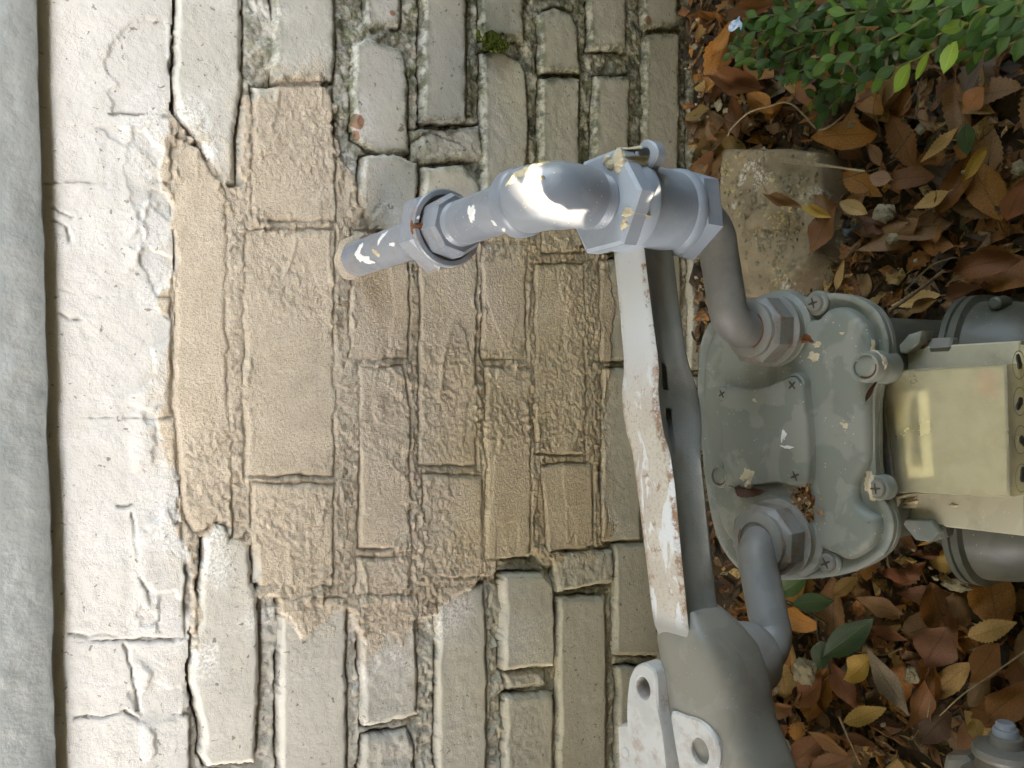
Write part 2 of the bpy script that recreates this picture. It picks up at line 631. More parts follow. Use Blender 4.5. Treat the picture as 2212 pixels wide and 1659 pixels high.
MREED = mat_simple('dry_reed', (.42, .33, .20), (.30, .21, .12), 250, .7, .5, .0006, .2)
MSTEM = mat_simple('green_stem', (.16, .19, .06), (.11, .14, .045), 150, .55, .3)
MBARK = mat_simple('brown_bark', (.07, .052, .036), (.12, .09, .06), 60, .9, .9, .004, .2)
MSTONE = None
# ------------------------------------------------------------------ ground (one sheet out to the horizon)
_rs = np.random.RandomState(5)
_TAB = _rs.rand(16, 256, 256).astype(np.float32)


def vnoise(u, v, s, seed=0):
    """smooth value noise, s = cell size"""
    T = _TAB[seed % 16]
    a, b = u / s + seed * 7.31, v / s + seed * 3.17
    i, j = np.floor(a).astype(int), np.floor(b).astype(int)
    fa, fb = a - i, b - j
    fa, fb = fa * fa * (3 - 2 * fa), fb * fb * (3 - 2 * fb)
    i0, i1, j0, j1 = i & 255, (i + 1) & 255, j & 255, (j + 1) & 255
    return (T[i0, j0] * (1 - fa) + T[i1, j0] * fa) * (1 - fb) + (T[i0, j1] * (1 - fa) + T[i1, j1] * fa) * fb


def fbm(u, v, s, octv=4, seed=0, gain=.5):
    t, a, n = 0, 1.0, 0.0
    for k in range(octv):
        t = t + a * (vnoise(u, v, s, seed + k) - .5)
        n += a
        s, a = s * .5, a * gain
    return t / n * 2


def sstep(x, a, b):
    t = np.clip((x - a) / (b - a), 0, 1)
    return t * t * (3 - 2 * t)


def grid_mesh(name, PX, PY, PZ, quads=None, col=None, colname='wm', col2=None):
    """numpy grid to mesh; quads = boolean mask of the cells kept"""
    h, w = PX.shape
    idx = np.arange(h * w).reshape(h, w)
    a, b, c, d = idx[:-1, :-1], idx[:-1, 1:], idx[1:, 1:], idx[1:, :-1]
    if quads is None:
        q = np.stack([a.ravel(), b.ravel(), c.ravel(), d.ravel()], 1)
    else:
        q = np.stack([a[quads], b[quads], c[quads], d[quads]], 1)
    used, inv = np.unique(q.ravel(), return_inverse=True)
    co = np.stack([PX.ravel()[used], PY.ravel()[used], PZ.ravel()[used]], 1).astype(np.float32)
    me = bpy.data.meshes.new(name)
    nq = len(q)
    me.vertices.add(len(used))
    me.vertices.foreach_set('co', co.ravel())
    me.loops.add(nq * 4)
    me.loops.foreach_set('vertex_index', inv.astype(np.int32).ravel())
    me.polygons.add(nq)
    me.polygons.foreach_set('loop_start', np.arange(0, nq * 4, 4, dtype=np.int32))
    me.polygons.foreach_set('use_smooth', np.ones(nq, bool))
    if col is not None:
        at = me.attributes.new(colname, 'FLOAT_COLOR', 'POINT')
        at.data.foreach_set('color', col.reshape(-1, 4)[used].astype(np.float32).ravel())
    if col2 is not None:
        at = me.attributes.new('wh', 'FLOAT_COLOR', 'POINT')
        c4 = np.ones((len(used), 4), np.float32)
        c4[:, :2] = col2.reshape(-1, 2)[used]
        at.data.foreach_set('color', c4.ravel())
    me.update()
    me.validate()
    return me


gx = np.concatenate([-np.geomspace(60, .62, 26), np.arange(-.6, .601, .006), np.geomspace(.62, 60, 26)])
gy = np.concatenate([-np.geomspace(60, .66, 26), np.arange(-.645, .041, .006), np.geomspace(.06, 60, 20)])
GX, GY = np.meshgrid(gx, gy)


def ground_z(x, y):
    z = .010 * fbm(x, y, .11, 3, 2) + .006 * fbm(x, y, .03, 3, 6)
    near = (np.abs(x) < 3) & (np.abs(y) < 3)
    return np.where(near, z, z * .5) - .004


ground = link('ground', grid_mesh('ground', GX, GY, ground_z(GX, GY)), MGND)
ground['kind'] = 'structure'

# ------------------------------------------------------------------ brick wall
# every brick is outlined where it lies on the wall plane; one relief function is cut into brick and mortar objects
X0, X1, Z0, Z1, ST = -.50, .52, -.03, .70, .00125
wu = np.arange(X0, X1, ST)
wv = np.arange(Z0, Z1, ST)
WU, WV = np.meshgrid(wu, wv)
WUw = WU + .0022 * fbm(WU, WV, .022, 3, 3) + .0011 * fbm(WU, WV, .006, 2, 9)
WVw = WV + .0022 * fbm(WU, WV, .022, 3, 8) + .0011 * fbm(WU, WV, .006, 2, 12)


def sdf(poly, U_, V_):
    """signed distance, positive inside"""
    d = np.full(U_.shape, 1e9)
    inside = np.zeros(U_.shape, bool)
    n = len(poly)
    for i in range(n):
        ax, ay = poly[i]
        bx, by = poly[(i + 1) % n]
        ex, ey = bx - ax, by - ay
        t = np.clip(((U_ - ax) * ex + (V_ - ay) * ey) / (ex * ex + ey * ey + 1e-15), 0, 1)
        d = np.minimum(d, (U_ - ax - t * ex) ** 2 + (V_ - ay - t * ey) ** 2)
        if ay != by:
            c = ((ay > V_) != (by > V_)) & (U_ < (bx - ax) * (V_ - ay) / (by - ay) + ax)
            inside ^= c
    d = np.sqrt(d)
    return np.where(inside, d, -d)


def W2(pts):
    out = []
    for p in pts:
        q = onY(p[0], p[1], 0.0)
        out.append((q[0], q[2]))
    return out


def box(x0, x1, y0, y1):
    return [(x0, y0), (x1, y0), (x1, y1), (x0, y1)]


# (outline, height of the face in mm, roughness of the face 0..1)
BR = [
    # soldier course under the siding, thickly painted
    (box(60, 366, -120, 244), 0, .05), (box(60, 372, 246, 394), 0, .05), (box(64, 372, 396, 640), 0, .05),
    (box(66, 370, 641, 900), 0, .05), (box(70, 382, 901, 1130), 0, .05), (box(74, 394, 1131, 1384), 0, .05),
    (box(80, 396, 1388, 1543), -1, .05), (box(84, 408, 1547, 1800), 0, .05),
    # first stretcher course
    ([(378, -120), (522, -120), (524, 190), (506, 280), (512, 392), (492, 402), (424, 306), (380, 250)], 1.0, .1),
    ([(384, 300), (430, 318), (490, 412), (488, 700), (496, 1000), (504, 1165), (470, 1125), (455, 1140), (420, 1150), (400, 1100), (378, 900), (380, 600), (366, 420)], -.5, .3),
    ([(462, 1130), (488, 1131), (500, 1160), (540, 1166), (544, 1260), (556, 1282), (558, 1400), (560, 1500), (556, 1590), (552, 1645), (448, 1660), (432, 1630), (440, 1590), (424, 1540), (412, 1470), (408, 1402), (430, 1335), (424, 1275), (436, 1220), (440, 1165)], 3.0, .1),
    (box(455, 560, 1676, 1960), 0, .1),
    # second
    (box(592, 724, -120, 176), .5, .1), (box(545, 722, 186, 478), 0, .25), (box(530, 722, 498, 1028), -.3, .25),
    (box(545, 722, 1046, 1264), .6, .12), (box(606, 750, 1292, 1800), 1, .12),
    # third
    (box(790, 868, -120, 60), -1, .4), ([(764, 96), (800, 84), (868, 108), (880, 130), (884, 330), (820, 335), (764, 300)], 1, .1),
    ([(784, 338), (850, 334), (900, 352), (906, 400), (896, 470), (860, 500), (800, 500), (770, 430)], 4, .1),
    ([(760, 500), (882, 520), (880, 774), (756, 776)], -1, .6), ([(778, 794), (868, 790), (886, 880), (888, 1180), (776, 1186)], .8, .1),
    (box(770, 888, 1204, 1284), -.5, .4), ([(779, 1292), (900, 1288), (904, 1546), (820, 1566), (784, 1572)], .6, .25), ([(784, 1592), (884, 1576), (900, 1620), (900, 1900), (784, 1900)], -1, .6),
    # fourth
    (box(911, 1009, -120, 264), 1.5, .05), ([(890, 276), (1040, 272), (1052, 345), (890, 352)], -2, .8), ([(915, 362), (1000, 356), (1040, 400), (1038, 490), (914, 490)], 1, .15),
    (box(906, 1030, 504, 1004), -.3, .3), (box(916, 1042, 1026, 1246), .5, .2), ([(946, 1270), (1050, 1262), (1054, 1500), (1056, 1900), (948, 1900)], 1, .15),
    # fifth
    (box(1042, 1133, -120, 82), .5, .1), ([(1044, 112), (1084, 104), (1130, 130), (1142, 160), (1140, 520), (1046, 520)], .5, .1),
    (box(1042, 1136, 528, 774), 0, .2), (box(1050, 1146, 792, 1206), .2, .3), ([(1083, 1240), (1170, 1236), (1194, 1262), (1197, 1438), (1086, 1446)], 4, .08), ([(1092, 1452), (1184, 1448), (1180, 1484), (1100, 1492)], -1, .7), (box(1092, 1197, 1500, 1900), .5, .25),
    # sixth
    (box(1166, 1248, -300, -20), 0, .2), ([(1168, 30), (1200, 14), (1236, 24), (1252, 60), (1254, 156), (1168, 154)], .5, .1), (box(1170, 1256, 166, 545), .2, .15),
    (box(1156, 1262, 570, 982), -.2, .35), ([(1168, 1004), (1280, 1002), (1284, 1180), (1186, 1190)], -.3, .45), ([(1190, 1196), (1326, 1186), (1328, 1256), (1206, 1280)], 2, .6), (box(1208, 1310, 1290, 1900), 1.2, .06),
    # seventh
    (box(1274, 1356, -120, 108), .5, .1), (box(1286, 1362, 164, 545), .2, .12), (box(1296, 1376, 560, 780), 0, .1), (box(1300, 1386, 796, 1170), 0, .1),
    (box(1330, 1424, 1176, 1416), 1, .05), (box(1336, 1436, 1440, 1900), 0, .1),
    # eighth
    (box(1392, 1466, -300, 60), .3, .2), (box(1394, 1468, 74, 480), .3, .15), (box(1398, 1474, 496, 900), 0, .15), (box(1410, 1486, 916, 1330), 0, .15), (box(1424, 1504, 1346, 1900), 0, .15),
    # ninth, partly buried
    (box(1488, 1530, -300, -40), 0, .4), (box(1490, 1532, -22, 380), 0, .4), (box(1492, 1540, 396, 800), 0, .3), (box(1500, 1550, 816, 1220), 0, .3), (box(1506, 1560, 1236, 1900), 0, .3),
]
PARGE = [(352, 300), (378, 250), (420, 300), (470, 372), (492, 404), (514, 394), (520, 300), (524, 205), (592, 214), (594, 166), (640, 157), (702, 170), (732, 240), (716, 268), (736, 292),
         (746, 345), (782, 410), (800, 480), (860, 560), (905, 560), (930, 520), (1010, 515), (1040, 500), (1240, 470), (1312, 480), (1322, 700), (1312, 820), (1296, 1000), (1300, 1100), (1330, 1150),
         (1310, 1190), (1230, 1196), (1190, 1230), (1150, 1190), (1082, 1214), (1078, 1236), (1040, 1252), (980, 1288), (950, 1330), (905, 1330), (870, 1402), (840, 1372), (800, 1404), (776, 1330), (745, 1320), (735, 1300),
         (700, 1340), (650, 1376), (610, 1330), (598, 1290), (556, 1290), (550, 1180), (500, 1164), (490, 1132), (462, 1128), (440, 1165), (434, 1225), (424, 1280), (430, 1330), (418, 1402), (410, 1402), (420, 1330), (400, 1189),
         (392, 1106), (378, 1090), (388, 1050), (368, 1018), (346, 970), (348, 913), (362, 850), (336, 786), (366, 712), (344, 664), (362, 610), (376, 540), (376, 440), (350, 400)]

# the same courses carried on past both sides of the picture
CRS = [((64, 370), (84, 408)), ((378, 522), (455, 556)), ((592, 724), (606, 750)), ((768, 884), (784, 900)), ((911, 1009), (948, 1056)), ((1042, 1133), (1092, 1197)), ((1168, 1252), (1208, 1310)), ((1280, 1360), (1336, 1436)), ((1393, 1467), (1424, 1504)), ((1489, 1531), (1506, 1560))]
WPOLY = [W2(b[0]) for b in BR]
RUN = []
for (ta, tb), (ba, bb_) in CRS:
    for sgn, (ca, cb), yd in ((1, (ta, tb), 0), (-1, (ba, bb_), 1659)):
        q0, q1 = W2([(cb, yd), (ca, yd)])
        z0_, z1_ = q0[1], q1[1]
        xs_ = [sgn * p[0] for w_ in WPOLY[:len(BR)] if z0_ - .01 < np.mean([p[1] for p in w_]) < z1_ + .01 for p in w_]
        x_ = max(xs_) + .011
        step_ = .211 if ta > 100 else .070
        while x_ < 2.5:
            xa_, xb_ = sorted((sgn * x_, sgn * (x_ + step_ - .011)))
            RUN.append((xa_, xb_, z0_, z1_))
            x_ += step_
NB0 = len(BR)
for xa_, xb_, z0_, z1_ in RUN:
    if xb_ > X0 and xa_ < X1:
        BR.append(([(xa_, z0_), (xb_, z0_), (xb_, z1_), (xa_, z1_)], .3, .1))
dmax = np.full(WU.shape, -1e9)       # signed distance to the nearest brick
bid = np.full(WU.shape, -1)
base = np.zeros(WU.shape)
brgh = np.zeros(WU.shape)
best2 = np.full(WU.shape, -1e9)
for k, (pts, hh, rr) in enumerate(BR):
    poly = W2(pts) if k < NB0 else pts
    px_, pz_ = [p[0] for p in poly], [p[1] for p in poly]
    i0, i1 = np.searchsorted(wu, min(px_) - .03), np.searchsorted(wu, max(px_) + .03)
    j0, j1 = np.searchsorted(wv, min(pz_) - .03), np.searchsorted(wv, max(pz_) + .03)
    if i1 <= i0 or j1 <= j0:
        continue
    sl = (slice(j0, j1), slice(i0, i1))
    d = sdf(poly, WUw[sl], WVw[sl])
    m = d > dmax[sl]
    rsk = random.Random(k)
    cx, cz = np.mean(px_), np.mean(pz_)
    tilt = hh * .001 + rsk.uniform(-.012, .012) * (WU[sl] - cx) + rsk.uniform(-.012, .012) * (WV[sl] - cz) + rsk.uniform(-.0006, .0006)
    bid[sl][m] = k
    base[sl][m] = tilt[m]
    brgh[sl][m] = rr
    dmax[sl][m] = d[m]
isbrick = dmax > 0
PG = W2(PARGE)
dp = sdf(PG, WU + .0055 * fbm(WU, WV, .03, 4, 1), WV + .0055 * fbm(WU, WV, .03, 4, 4))
parge = sstep(dp + .0075 * fbm(WU * .8, WV * 1.2, .013, 4, 7, .65), -.0012, .0022)
course0 = sstep(WV, .578, .590)                      # thickly painted top course

# --- old painted brick and mortar
nA, nB, nC = fbm(WU, WV, .03, 3, 10), fbm(WU, WV, .008, 4, 2, .6), fbm(WU, WV, .0035, 3, 5, .7)
face = base + .0007 * nA + (.0003 + .0022 * brgh) * nB + (.00008 + .0008 * brgh) * nC
rim = sstep(dmax, 0, .004)
face = face - .0028 * (1 - rim)
mort = -.0055 + .0020 * fbm(WU, WV, .018, 3, 13) + .0030 * nB + .0018 * nC
gap = np.exp(-((dmax + .0009) / .0010) ** 2) * sstep(fbm(WU, WV, .05, 3, 14), -.42, .12)
mort = mort - .007 * gap
edge = sstep(dmax, -.0028, 0)
old = np.where(isbrick, face, mort * (1 - .0 * edge))
cav = gap * np.where(isbrick, sstep(-dmax, -.0012, 0), 1.0)
# the soldier course reads as one thick skin of paint: joints nearly filled
smooth_top = .0011 * fbm(WU, WV, .05, 3, 11) + .0006 * nB + .00015 * nC
flake = sstep(fbm(WU, WV, .045, 4, 15), .12, .16) * sstep(WV, .60, .585)
smooth_top = smooth_top + .0016 * flake
wob = .0022 * fbm(WU, WV, .011, 4, 5, .65)
wob2 = .0022 * fbm(WU, WV, .011, 4, 11, .65)
for FP in ([(262, 58), (236, 110), (229, 150), (252, 178), (234, 196), (252, 220), (240, 244), (380, 252), (372, 150), (366, 40), (300, 44)],
           [(208, 272), (240, 300), (300, 328), (352, 380), (350, 330), (318, 282), (260, 270)],
           [(322, 410), (318, 470), (306, 560), (330, 640), (360, 690), (380, 690), (384, 420)],
           [(300, 1310), (340, 1328), (345, 1350), (305, 1348), (292, 1330)],
           [(270, 1500), (300, 1565), (380, 1560), (400, 1490), (340, 1470)]):
    smooth_top = smooth_top - .0012 * sstep(sdf(W2(FP), WU + 2.2 * wob, WV + 2.2 * wob2), -.0005, .0007)
crack = sstep(-dmax, -.0006, .0012) * sstep(fbm(WU, WV, .05, 3, 6), .10, .35)
smooth_top = smooth_top - .005 * crack
in_top = np.isin(bid, list(range(0, 8)))
tmask = np.where(in_top, 1.0, 0.0)
old = np.where(in_top, smooth_top, old)
cav = np.where(in_top, crack * .6, cav)
# hairline cracks in the paint
for CP in ([(150, 1372), (190, 1378), (220, 1369), (265, 1380), (310, 1376), (378, 1384)], [(165, 1552), (210, 1548), (225, 1553), (265, 1535), (300, 1562)], [(285, 1110), (292, 1160), (300, 1240), (320, 1280), (318, 1312)],
           [(270, 1392), (285, 1440), (300, 1540)], [(86, 396), (135, 392), (228, 396)], [(100, 632), (140, 625), (172, 640)], [(128, 676), (150, 688), (176, 690)], [(110, 480), (140, 486), (150, 520)], [(118, 452), (160, 470)],
           [(882, 320), (905, 298), (935, 284), (965, 297), (1000, 312)], [(255, 1092), (272, 1096), (285, 1088)], [(238, 244), (300, 247), (376, 254)]):
    Q = W2(CP)
    dl = np.full(WU.shape, 1.0)
    for (ax, ay), (bx_, by_) in zip(Q[:-1], Q[1:]):
        ex, ey = bx_ - ax, by_ - ay
        tt = np.clip(((WU + wob - ax) * ex + (WV + wob2 - ay) * ey) / (ex * ex + ey * ey), 0, 1)
        dl = np.minimum(dl, np.hypot(WU + wob - ax - tt * ex, WV + wob2 - ay - tt * ey))
    g_ = np.exp(-(dl / (.0005 + .0005 * vnoise(WU, WV, .02, 3))) ** 2) * sstep(vnoise(WU, WV, .012, 7), .15, .5)
    old = old - .0026 * g_
    cav = np.maximum(cav, g_ * .5)
# rounds back under the siding
back = np.clip((WV - .628) / .034, 0, 1)
old = old - .002 * back ** 2

# --- sand mortar smeared over the bricks, joints raked back out of it
pn1, pn2, pn3 = fbm(WU, WV, .05, 4, 1), fbm(WU, WV, .0055, 4, 3, .65), fbm(WU, WV, .0028, 2, 8)
coarse = sstep(fbm(WU, WV, .06, 3, 12), -.12, .3)
pf = .0011 + .0014 * pn1 + (.00012 + .0007 * coarse) * pn2 + (.00030 + .0010 * coarse) * pn3
# trowel ridges
tr = np.abs(fbm(WU * .35 + WV * .25, WV, .035, 2, 5))
pf = pf + .0012 * np.exp(-(tr / .025) ** 2) * sstep(fbm(WU, WV, .08, 2, 9), .12, .4)
pf = pf + .0008 * sstep(fbm(WU * .5, WV * 1.1, .06, 3, 0), .14, .17)
dj = -dmax
jn = fbm(WU, WV, .0035, 3, 6, .8)
score = np.exp(-((dj - .0006 - .0012 * fbm(WU, WV, .03, 3, 1)) / (.0011 + .0008 * vnoise(WU, WV, .03, 8))) ** 2)
bead = sstep(dj, .0014, .0045)
crumb = np.clip(fbm(WU, WV, .0042, 2, 15) - .16, 0, 1) * sstep(np.abs(dj), .010, .0) * sstep(fbm(WU, WV, .09, 2, 4), -.1, .35) * .007
jw = sstep(fbm(WU, WV, .055, 3, 2), -.38, .25)
pj = pf - (.0034 * score + .0012 * bead * (1 - .5 * jn)) * (.35 + .65 * jw) + crumb + .0016 * jn * sstep(dj, -.004, .001)
new = pj + .3 * base
H = old * (1 - parge) + (np.maximum(old * .10, 0) + new) * parge
cavp = (score * .20 + .12 * sstep(dj, 0, .002)) * jw
CAVA = np.clip(cav * (1 - parge) + cavp * parge, 0, 1)
right = sstep(WU, .08, .28)
low = sstep(WV, .50, .12)
near_joint = sstep(dmax, .010, -.001)
moss = right * (.07 + .93 * near_joint) * sstep(WV, .60, .45) + .25 * low * near_joint * sstep(WU, .05, -.2)
moss = moss + .45 * right * near_joint * low
RGH = np.where(isbrick, brgh, .85)
RGH = np.where(in_top, .05, RGH)
smear = sstep(dp + .024 * fbm(WU * .7, WV * 1.2, .03, 4, 12), -.022, .010) * sstep(fbm(WU, WV, .0055, 3, 2), -.45, .35) * .8
COLA = np.stack([np.maximum(parge, smear), CAVA, np.clip(moss * (1 - parge), 0, 1), RGH], 2)
WHT = sstep(dp, -.045, .0) * sstep(fbm(WU, WV, .035, 4, 9), -.05, .3) * .85 + .35 * sstep(fbm(WU, WV * .4, .05, 4, 6), .2, .4)
WHT = np.stack([WHT, in_top * 1.0], 2)
PYW = -H
cell = bid[:-1, :-1].copy()
ib = isbrick[:-1, :-1] | (tmask[:-1, :-1] > 0)
cell[~ib] = -1

wall = empty('brick_wall', (0, 0, 0), 'painted brick wall partly smeared with fresh sand mortar behind the gas pipe', 'wall')
for k in range(len(BR)):
    q = cell == k
    if q.sum() < 30:
        continue
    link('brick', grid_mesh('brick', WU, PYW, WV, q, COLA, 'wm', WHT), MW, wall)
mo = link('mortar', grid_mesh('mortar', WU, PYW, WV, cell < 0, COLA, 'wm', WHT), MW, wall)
# the wall goes on beyond the picture: plain courses of the same brick
mb = MB()
for xa_, xb_, z0_, z1_ in RUN:
    if xa_ < X0:
        xb_ = min(xb_, X0 - .0005)
    elif xb_ > X1:
        xa_ = max(xa_, X1 + .0005)
    else:
        continue
    if xb_ - xa_ > .012:
        mb.outline(rounded_rect(xa_, xb_, z0_, z1_, .004, 2), [(-.006, 0), (0, 0), (.001, .002)], lambda x, y, h: (x, -h, y))
mb.add([(-2.6, .007, -.05), (X0 + .01, .007, -.05), (X0 + .01, .007, .66), (-2.6, .007, .66)], [(0, 1, 2, 3)])
mb.add([(X1 - .01, .007, -.05), (2.6, .007, -.05), (2.6, .007, .66), (X1 - .01, .007, .66)], [(0, 1, 2, 3)])
ext = mb.build('brick_run', MW, wall)
ext['kind'] = 'stuff'

# ------------------------------------------------------------------ siding above the brick
siding = empty('house_siding', (0, -.02, .65), 'grey painted siding board overhanging the top of the brick wall', 'siding')
bu = np.concatenate([np.arange(-2.6, -.5, .1), np.arange(-.5, .5, .0022), np.arange(.5, 2.61, .1)])
bv = np.concatenate([-np.linspace(.018, .004, 8)[:-1], np.arange(-.004, .16, .0022)])   # arc length: underside, then face
BU, BV = np.meshgrid(bu, bv)
rz = .004
zz = np.where(BV < 0, .6468, .6468 + BV + .004)
yy = np.where(BV < 0, -.013 + (-BV - .004) * 1.0 + .002, -.015)
cor = (BV >= -.004) & (BV < .006)
zz = np.where(cor, .6468 + np.clip((BV + .004) / .010, 0, 1) ** 1.6 * .010, zz)
yy = np.where(cor, -.015 + .002 * (1 - np.clip((BV + .004) / .010, 0, 1)), yy)
yy = yy - (.0010 * fbm(BU, BV, .02, 3, 3) + .0007 * fbm(BU, BV, .006, 3, 7, .6)) * (BV > -.02)
zz = zz + (.0018 * fbm(BU, BV * .2, .03, 4, 9)) * (BV < .01)
link('board', grid_mesh('board', BU, yy, zz), MBOARD, siding)
for k in range(1, 10):
    b_ = MB()
    z0 = .65 + .15 * k
    b_.outline([(-.018, z0), (-.001, z0 + .165), (0.005, z0 + .165), (-.006, z0)], [(-2.6, 0), (2.6, 0)], lambda x, y, h: (h, x - .0, y))
    b_.build('board', MBOARD, siding)
# ------------------------------------------------------------------ gas pipe out of the wall
def vec(*a):
    return Vector(a)


PA = vec(.1068, .012, .4195)
PB = vec(.1085, -.262, .4195)
pipe = empty('gas_pipe', (.1068, -.002, .4195), 'grey painted gas pipe with union nut and elbow coming out of the wall', 'pipe')
axd = (PB - PA).normalized()
pat = lambda t: PA + axd * (t + .012)
RP = .0150
m = MB(); m.lathe(PA, axd, [(0, .0141), (.144, .0141)], 48); m.build('pipe', MPIPE, pipe)
m = MB(); m.lathe(pat(0), axd, [(-.004, .0195), (.0015, .0190), (.003, .0155), (.003, .0138)], 40, cs=lambda a: 1 + .05 * math.sin(3 * a) + .03 * math.sin(7 * a + 1)); co_ = m.build('mortar_collar', MW, pipe)
at = co_.data.attributes.new('wm', 'FLOAT_COLOR', 'POINT')
at.data.foreach_set('color', np.tile(np.array([1, 0, 0, .8], np.float32), len(co_.data.vertices)))
m = MB(); m.lathe(pat(.125), axd, [(0, .0240), (.0035, .0292), (.0185, .0292), (.0212, .0262)], 6, phase=.35, cs=None)
m.lathe(pat(.125), axd, [(.0195, .0255), (.0205, .0268), (.0236, .0268), (.0246, .0260), (.0246, .0228), (.0215, .0220), (.0215, .012)], 48)
un = m.build('union_nut', MUNION, pipe, 20)
m = MB()
m.lathe(pat(.1435), axd, [(0, .0195), (.001, .0215), (.0165, .0215), (.0205, .0190), (.0205, RP)], 8, phase=.15)
m.build('union_collar', MPIPE, pipe, 20)
lv = []
for k in range(4):
    lv += [(.162 + k * .0022, RP + .0002), (.1631 + k * .0022, RP - .0005)]
m = MB(); m.lathe(pat(0), axd, [(.15, RP)] + lv + [(.172, RP), (.246, RP)], 48); m.build('nipple', MPIPE, pipe)
# elbow: collar band, swept bend, shoulder
m = MB()
m.lathe(pat(0), axd, [(.2285, RP), (.2285, .0198), (.2295, .0208), (.2365, .0208), (.2385, .0196), (.2390, .0190)], 48)
RB = .021
el = []
c0 = pat(.262 - RB)
for k in range(13):
    a = R(90 * k / 12)
    el.append(vec(c0.x, c0.y - RB * math.sin(a), c0.z - RB * (1 - math.cos(a))))
el = [pat(.2385)] + el + [vec(el[-1].x - .0003, el[-1].y, el[-1].z - .008)]
m.tube(el, [.0191] + [.0195] * 9 + [.0192, .0189, .0186, .0183, .0180], 48)
m.build('elbow', MPIPE, pipe)
HX, HY = .1075, -.2625
lv = []
zt = el[-1].z
for k in range(5):
    lv += [(k * .0021, .0166), (k * .0021 + .0010, .0158)]
m = MB(); m.lathe((HX, HY, zt + .001), (0, 0, -1), [(0, .0150)] + lv + [(.0125, .0160), (.022, .0160)], 48); m.build('pipe_thread', MPIPE, pipe)

# ------------------------------------------------------------------ meter bar
bar = empty('meter_bar', (HX, HY, .33), 'rusty grey cast meter bar with hexagonal hub hanging under the pipe elbow', 'meter bar')
ZN = .381
m = MB()
m.lathe((HX, HY, ZN), (0, 0, -1), [(0, .014), (0, .0300), (.0015, .0325), (.0110, .0325), (.0135, .0300), (.0135, .02)], 6, phase=R(29), ref=(1, 0, 0))
m.build('hex_flange', MHUB, bar, 20)
m = MB()
m.lathe((HX, HY, ZN - .0125), (0, 0, -1), [(0, .0265), (.003, .0285), (.008, .0290), (.009, .0268), (.013, .0260), (.044, .0255), (.046, .0270), (.050, .0275), (.052, .0268), (.053, .02)], 48)
m.build('hub', MHUB, bar)
# lug with an eye beside the hub
lgc = onZ(1392, 334, .3640)
lug = [(HX + .014, HY + .013), (lgc[0] - .004, lgc[1] + .0095), (lgc[0] + .004, lgc[1] + .0085), (lgc[0] + .0088, lgc[1]), (lgc[0] + .004, lgc[1] - .0085), (lgc[0] - .004, lgc[1] - .0095), (HX + .014, HY - .016)]
m = MB(); m.plate_hole(smooth_closed(lug, 5), (lgc[0], lgc[1]), .0040, .3570, .3640); m.build('eye_lug', MHUB, bar)
m = MB()
m.lathe((HX, HY, .318), (0, 0, -1), [(0, .0240), (.001, .0290), (.013, .0305), (.0155, .0285), (.0155, .016)], 6, phase=R(-6), ref=(1, 0, 0))
m.build('swivel_nut', MHUB, bar, 20)
# swept channel section from hub to hub
PROF = [(-.0150, -.010), (-.0150, -.001), (-.0140, 0), (-.0095, .0003), (-.0010, .0004), (.0085, .0003), (.0130, 0), (.0148, -.0022), (.0136, -.0052), (.0120, -.0095), (.0112, -.0160), (.0114, -.0270), (.0130, -.0325), (.0150, -.0365), (.0144, -.0395), (.0085, -.0405),
        (.0065, -.0350), (.0065, -.0270), (.0065, -.0160), (.0065, -.0100), (.0030, -.0060), (-.0100, -.0060), (-.0115, -.010)]
ST_ = []
N = 48
ZB_ = .352
ROWS = []      # measured along the bar: back edge, front edge and lower lip
for (b_, f_, l_) in (((1322, 520), (1386, 500), (1455, 505)), ((1326, 558), (1388, 540), (1459, 545)), ((1337, 660), (1402, 655), (1472, 655)), ((1346, 768), (1417, 768), (1488, 768)), ((1346, 808), (1419, 808), (1500, 808)), ((1341, 838), (1416, 838), (1511, 838)),
                     ((1344, 890), (1421, 890), (1520, 890)), ((1352, 940), (1429, 940), (1523, 940)), ((1364, 975), (1443, 975), (1519, 975)), ((1374, 1050), (1454, 1050), (1527, 1050)), ((1392, 1200), (1468, 1200), (1541, 1200)), ((1408, 1340), (1482, 1340), (1556, 1340)), ((1420, 1440), (1490, 1440), (1560, 1440))):
    B_, F_ = onZ(*b_, ZB_), onZ(*f_, ZB_)
    L_ = onY(*l_, F_[1] - .001)
    ROWS.append((F_[0], B_[1], F_[1], L_[2]))
RX = np.array(ROWS)[::-1]
BX0, BX1 = .0935, -.172
for k in range(N + 1):
    u = k / N
    x = BX0 + (BX1 - BX0) * u
    yb_, yf_, zl_ = (float(np.interp(x, RX[:, 0], RX[:, c])) for c in (1, 2, 3))
    drop = -.020 * max(0, (u - .90) / .10) ** 2
    yc_, hw_ = (yb_ + yf_) / 2, (yb_ - yf_) / 2
    hs = (ZB_ - zl_) / .0405
    ST_.append([vec(x, yc_ - d / .0148 * hw_, ZB_ + h * hs + drop) for d, h in PROF])
m = MB()
n = len(PROF)
vs_ = [p for r_ in ST_ for p in r_]
fs_ = []
slot = lambda k: (-.003 < ST_[k][0].x - .0 < .012) or (-.040 < ST_[k][0].x < -.017)
for k in range(N):
    for j in range(n):
        j2 = (j + 1) % n
        if slot(k) and j in (9, 18):
            continue
        fs_.append((k * n + j, k * n + j2, (k + 1) * n + j2, (k + 1) * n + j))
m.add(vs_, fs_)
m.add(ST_[0], [tuple(range(n))]); m.add(ST_[-1], [tuple(range(n - 1, -1, -1))])
bo_ = m.build('bar', MBAR, bar, 50)
at = bo_.data.attributes.new('wm', 'FLOAT_COLOR', 'POINT')
ev_ = [1.0 if (i % n) in (0, 1, 2, 6, 7, 8) else 0.0 for i in range(len(bo_.data.vertices))]
at.data.foreach_set('color', np.repeat(np.array(ev_, np.float32), 4))
